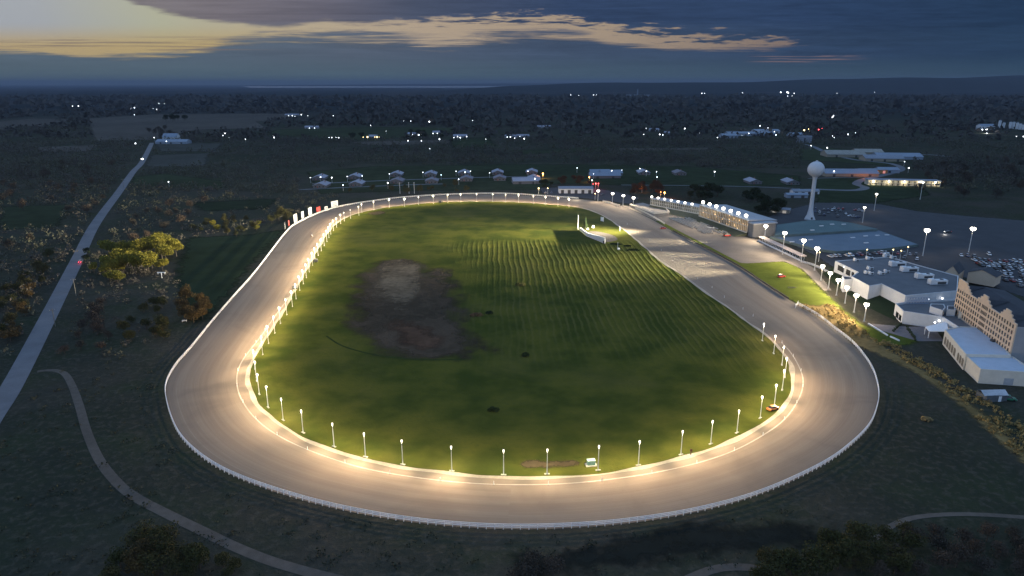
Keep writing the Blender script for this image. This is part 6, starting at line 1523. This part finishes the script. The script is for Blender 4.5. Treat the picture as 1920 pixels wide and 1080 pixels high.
for k, (q, L, lb_) in enumerate((((1226, 246), 40, 'white farm house right of centre on the far wooded rise'), ((1250, 252), 20, 'small white farm house beside the one on the far rise'), ((957, 259), 40, 'white house in the far woods at centre, left one'), ((980, 258), 46, 'white house in the far woods at centre, right one'), ((863, 258), 50, 'lit farm house beyond the green patch'), ((780, 254), 60, 'lit low farm house among dark trees, left one'), ((820, 251), 36, 'lit low farm house among dark trees, right one'), ((585, 241), 60, 'long white farm building left of the far pasture'), ((700, 259), 30, 'low house between two yellow lamps beyond the pasture'), ((548, 217), 90, 'white farm buildings beyond the brown field'), ((1020, 240), 60, 'pale roof deep in the dark far woods'))):
    gabled('farm_house', lb_, 'house', q, L * 0.55, 11, 3.4, 3.2, random.uniform(-0.15, 0.15), dimw if k not in (5, 6) else tan_b, hr_m, 3)
# long low motel with lamps
mo = thing('motel', 'long low two storey motel with a row of bright wall lamps', 'building', at(1690, 347), -0.16); ML = 72.0
MB().box((0, 0, 0), (ML, 11, 5.6)).build('wall', M('motel_wall', (0.46, 0.42, 0.33), 0.8, 0.1, 0.4), mo)
MB().box((0, -0.6, 5.603), (ML + 1.5, 13.5, 0.5)).build('roof', gr_r, mo)
MB().box((0, -6.3, 2.7), (ML, 1.5, 0.2)).build('gallery', wall_c, mo)
for k in range(13):
    x = -ML / 2 + 3 + k * 5.5
    for z in (0.1, 2.95): MB().box((x, -5.55, z), (1.2, 0.12, 2.1)).build('door', dark_m, mo)
    MB().cyl((x + 2.6, -6.9, 0), (x + 2.6, -6.9, 5.6), 0.14, n=6).build('post', white, mo)
for k in range(5):
    x = -ML / 2 + 5 + k * 15.5; MB().ball((x, -6.5, 4.6), 0.75, 8, 6).build('wall_lamp', flood_glow, mo)
    p = mo.matrix_basis @ Vector((x, -9, 4.0)); point('motel_light', p, 1800, (1, 0.85, 0.55), 0.4)
# grain elevators at the right edge
for k, (x, y, hpx) in enumerate(((1873, 240, 13), (1881, 240, 9), (1893, 241, 11), (1899, 241, 11), (1906, 242, 11), (1912, 243, 10), (1918, 244, 9))):
    p = at(x, y); H = hpx * (p.y * CP) / 1280 * 1.05; r = 2.3 * p.y / 1280
    t = thing('grain_silo', 'tall pale grain silo at the right edge of the plain, %s from the left' % ORD[k], 'silo', p, group='grain silos at the right edge')
    MB().lathe([(r, 0), (r, H)], n=14).build('tank', wsh, t); MB().lathe([(r * 1.05, H + 0.02), (r * 0.2, H + r * 0.6)], n=14).build('roof', gr_r, t)
gabled('mill', 'white mill building beside the silos with a bright yard lamp', 'building', (1847, 243), 34, 18, 9, 4, 0.0, wsh, bl_r, 3)
fac = thing('factory_stack', 'faint factory with one tall pale stack near the horizon', 'factory', at(1195, 181)); k_ = at(1195, 181).y / 1280
MB().box((0, 0, 0), (46 * k_, 20 * k_, 3.0 * k_)).build('hall', gr_r, fac); MB().lathe([(1.4 * k_, 3.01 * k_), (1.0 * k_, 13 * k_)], n=10).build('stack', gr_r, fac)
# ------------------------------------------------------------------ far lamps: each a pole with a lantern
yard_glow = EM('yard_glow', (0.90, 0.95, 1.0), 9.0); warm_glow = EM('warm_glow', (1.0, 0.72, 0.28), 9.0); sod_glow = EM('sodium_glow', (1.0, 0.36, 0.06), 9.0); red_glow = EM('red_glow', (1.0, 0.06, 0.06), 7.0)
def lamp_proto(nm, g):
    t = thing(nm, 'x', 'lamp post'); MB().lathe([(0.12, 0), (0.08, 0.82)], n=5).build('pole', pole_m, t)
    MB().ball((0, 0, 1.0), 0.28, 8, 6).build('lantern', g, t); MB().box((0, 0, 0.75), (0.5, 0.12, 0.06)).build('arm', pole_m, t); return t
LPR = {'w': lamp_proto('yard_lamp', yard_glow), 'y': lamp_proto('yard_lamp', warm_glow), 'o': lamp_proto('street_lamp', sod_glow), 'r': lamp_proto('signal_lamp', red_glow)}
bpy.context.view_layer.update()
for v_ in LPR.values(): KIDS[v_.name] = [(c, []) for c in kids_of(v_)]
lused = set()
def far_lamp(x, y, kind, s, lab, grp):
    """s = lantern size as the photograph shows it (1 = small)"""
    H = 6.0
    p = at(x, y, H); p.z = 0; px_m = p.y / 1280.0
    sc = max(H, 0) ; rad = max(0.3, 0.72 * s * px_m)
    pr = LPR[kind]
    S_ = (rad / 0.28, rad / 0.28, H)
    if pr.name in lused: o = dup(pr, p, 0, lab, grp)
    else: lused.add(pr.name); o = pr; o.location = p; o['label'] = lab; o['group'] = grp
    # the copy keeps its mesh; pole is stretched to 8 m, the lantern scaled by itself
    for c in [c for c in D.objects if False] or list(o.children):
        b = c.name.split('.')[0]
        if b == 'lantern': c.scale = (rad / 0.28,) * 3; c.location = (0, 0, H - rad / 0.28)
        elif b == 'pole': c.scale = (1.3, 1.3, H / 0.95)
        else: c.scale = (2, 2, 2); c.location = (0, 0, H - 2.2)
bpy.context.view_layer.update()
FAR = [
 ('white lamp in the scattered hamlet at far left below the horizon', 'lamps of the hamlet at far left', 'w', [(132, 183, .6), (177, 186, .7), (136, 199, .7), (145, 194, .7), (147, 199, 1.1), (160, 196, .5), (163, 182, .5)]),
 ('white lamp in the pair left of the bright lamp row in the distance', 'lamp pair in the distance', 'w', [(246, 203, 1), (252, 202, 1.1)]),
 ('bright white lamp in the row below the left horizon', 'lamp row below the left horizon', 'w', [(294, 193, .9), (298, 194, .8), (304, 194, 1), (308, 194, 1), (316, 194, .6), (324, 194, .9), (331, 194, .5)]),
 ('dim white lamp under the bright row below the left horizon', 'lamp row below the left horizon', 'w', [(277, 205, .6), (282, 202, .6), (287, 204, .6), (294, 205, .6), (252, 215, .6)]),
 ('white lamp beside the far end of the left road', 'lamps round the far road end', 'w', [(254, 269, 1.3), (289, 258, .9), (312, 265, 1)]),
 ('white lamp among the farm trees right of the road end', 'farm lamps right of the road end', 'w', [(353, 248, .7), (357, 248, .9), (422, 250, 1), (430, 258, .7), (460, 261, .8), (513, 255, .9), (514, 258, 1.4), (418, 254, .7)]),
 ('white lamp at the white farm buildings beyond the brown field', 'lamps beyond the brown field', 'w', [(541, 217, .6), (548, 217, 1), (553, 218, .7), (565, 215, .9), (577, 217, .5), (625, 217, .8), (590, 240, .8), (580, 240, .7)]),
 ('white lamp on the lawn right of the left road', 'lamp on the lawn by the road', 'w', [(316, 341, 1.3)]),
 ('white flat lamp left of the two yellow lamps beyond the pasture', 'lamps beyond the pasture', 'w', [(617, 258, 1), (622, 258, 1), (630, 258, 1), (635, 258, 1.1)]),
 ('warm yellow lamp beyond the pasture', 'lamps beyond the pasture', 'y', [(681, 257, .9), (689, 257, 1.6), (703, 257, .9), (707, 257, 1.6), (711, 257, .8)]),
 ('white lamp at the farm houses among dark trees', 'farm lamps in the distance', 'w', [(765, 252, .7), (773, 252, .7), (785, 253, 1.3), (790, 253, .8), (765, 264, 1), (790, 264, .8), (824, 261, 1.4), (812, 250, .8), (820, 250, .8)]),
 ('white lamp deep in the dark plain above the farm houses', 'lamps of the dark plain', 'w', [(805, 228, 1.4), (757, 227, .7), (770, 227, .7), (695, 235, .7), (806, 279, .8), (724, 246, .5)]),
 ('white lamp at the lit farm house beyond the green patch', 'farm lamps in the distance', 'w', [(851, 258, .7), (858, 256, .8), (863, 258, 1.1), (875, 256, .9), (911, 261, .6)]),
 ('white lamp at the white houses in the far woods', 'lamps in the far woods', 'w', [(951, 257, .9), (957, 257, 1.1), (965, 259, .8), (975, 256, .8), (983, 260, 1.2)]),
 ('tiny white lamp in the dark woods above centre', 'lamps in the far woods', 'w', [(971, 203, .6), (985, 201, .6), (886, 226, .5)]),
 ('white lamp in the line near the horizon right of centre', 'lamp line near the horizon', 'w', [(1070, 178, .8), (1078, 178, .5), (1085, 179, .5), (1113, 178, .7), (1118, 178, .8), (1123, 178, .7), (1158, 178, .4), (1175, 178, .5), (1210, 178, .4)]),
 ('white lamp on the wooded rise right of centre', 'lamps of the wooded rise', 'w', [(1211, 241, 1.2), (1237, 252, 1.1), (1243, 253, .8), (1284, 241, 1.2), (1207, 252, .7), (1265, 238, .5), (1311, 250, .6)]),
 ('white lamp pair near the horizon at right', 'lamps near the right horizon', 'w', [(1316, 175, .8), (1321, 175, .8), (1392, 174, .6), (1569, 175, .5), (1640, 173, .5)]),
 ('bright white lamp over the pale site near the right horizon', 'lamps near the right horizon', 'w', [(1464, 173, 1.4), (1476, 173, 1.6), (1478, 174, 1.2), (1489, 175, .8), (1469, 180, .6), (1477, 180, .6), (1485, 180, .6)]),
 ('white headlight glare on the distant straight highway', 'lights on the distant highway', 'w', [(1575, 205, 1.4), (1577, 203, 1.0), (1561, 220, 1.6), (1563, 217, 1.2), (1400, 210, .7)]),
 ('white lamp in the brightly lit compound in the distance', 'lamps of the lit compound', 'w', [(1345, 258, 1.1), (1391, 254, .9), (1404, 250, .9), (1418, 244, 1.2), (1425, 236, 1), (1428, 244, 1.2), (1436, 243, 1), (1443, 244, 1.2), (1455, 253, 1), (1440, 240, .9), (1452, 247, .7)]),
 ('warm yellow lamp at the roadside left of the red sign light', 'lamps by the red sign light', 'y', [(1508, 244, 1.6), (1516, 242, .8), (1518, 245, .8)]),
 ('red sign light on the distant road junction', 'red lights in the distance', 'r', [(1535, 243, 1.4), (1541, 241, .9)]),
 ('white lamp beyond the bending lane', 'lamps along the bending lane', 'w', [(1590, 252, 1.2), (1551, 277, 1.3), (1553, 286, 1), (1521, 273, 1), (1601, 286, 1.5), (1612, 285, 1.3), (1561, 255, .7), (1564, 258, .6), (1604, 249, .6), (1707, 290, .9), (1696, 303, .8)]),
 ('bright white lamp at the edge of the right wood', 'lamp at the right wood', 'w', [(1704, 315, 1.3)]),
 ('bright lamp at the white mill beside the silos', 'lamps at the mill', 'w', [(1850, 242, 2.4), (1842, 243, 1.2), (1850, 250, 1), (1906, 256, .8), (1919, 256, 1.2)]),
 ('white yard lamp in front of a grey roofed house', 'yard lamps of the house rows', 'w', [(601, 332, 1.2), (622, 333, 1.3), (643, 347, 1), (651, 331, .8), (679, 330, .9), (727, 343, 1.5), (730, 326, .8), (793, 323, .8), (827, 328, .8), (860, 336, 1), (872, 323, 1.2), (855, 321, .8), (882, 321, .8), (918, 324, .8), (1003, 335, 1.3), (990, 321, .9), (582, 333, .9)]),
 ('white lamp among the houses behind the orange lit trees', 'lamps behind the russet trees', 'w', [(1147, 320, 1.1), (1110, 338, 1.2), (1113, 326, .5), (1212, 321, 1.2), (1231, 322, .8), (1232, 332, .9), (1200, 316, 1), (1340, 322, 1.3), (1166, 319, .6), (1082, 315, .9)]),
 ('orange sodium street lamp beside the white barn', 'orange street lamps', 'o', [(1018, 325, 1.8), (1105, 332, 1.4)]),
 ('orange sodium street lamp over the orange lit trees by the grandstand', 'orange street lamps', 'o', [(1204, 350, 1.3), (1246, 361, 2.2), (1239, 360, 1.0)]),
 ('warm lamp in the yard left of the white barn', 'lamps in the barn yard', 'y', [(1010, 353, 1.6), (1027, 353, 1.2), (1116, 363, 1.1)]),
 ('red light glowing in the yard behind the barn', 'red lights behind the barn', 'r', [(1117, 344, 1.3), (1122, 344, 1.3), (1112, 345, 1.0)]),
 ('white lamp on the gable of the long stable', 'lamp on the stable', 'w', [(1564, 321, 1.3)]),
 ('small warm lamp along the car row by the blue hall', 'lamps along the car row', 'y', [(1626, 468, 1.1), (1675, 468, 1.3), (1703, 463, 1.1), (1537, 473, 1.0), (1690, 470, .8)]),
]
for lab, grp, kd, L in FAR:
    for x, y, s in L: far_lamp(x, y, kd, s, lab, grp)
for x, y, w, c in ((1018, 327, 8000, (1, .4, .08)), (1105, 334, 5000, (1, .4, .08)), (1204, 352, 9000, (1, .32, .06)), (1246, 363, 12000, (1, .3, .05)), (1117, 346, 3000, (1, .1, .08)), (1633, 327, 9000, (1, .28, .05)), (1425, 248, 30000, (.8, .9, 1)), (1850, 246, 30000, (.9, .9, 1)), (1080, 366, 4000, (1, .9, .7)), (1010, 356, 2500, (1, .8, .45))):
    point('yard_light', at(x, y, 5.0), w, c, 0.5)
# ------------------------------------------------------------------ evening haze over the plain
hz = D.materials.new('haze_air'); hz.use_nodes = True; hn = hz.node_tree
for nd in list(hn.nodes): hn.nodes.remove(nd)
pv = hn.nodes.new('ShaderNodeVolumePrincipled'); oo = hn.nodes.new('ShaderNodeOutputMaterial')
pv.inputs['Color'].default_value = HAZE_C; pv.inputs['Density'].default_value = HAZE; pv.inputs['Anisotropy'].default_value = 0.0
hn.links.new(pv.outputs[0], oo.inputs['Volume'])
if HAZE > 0:
    h = MB().box((0, 20500, -2.0), (96000, 60000, 275.0)).build('haze', hz); tag(h, kind='stuff')
bpy.context.view_layer.update()
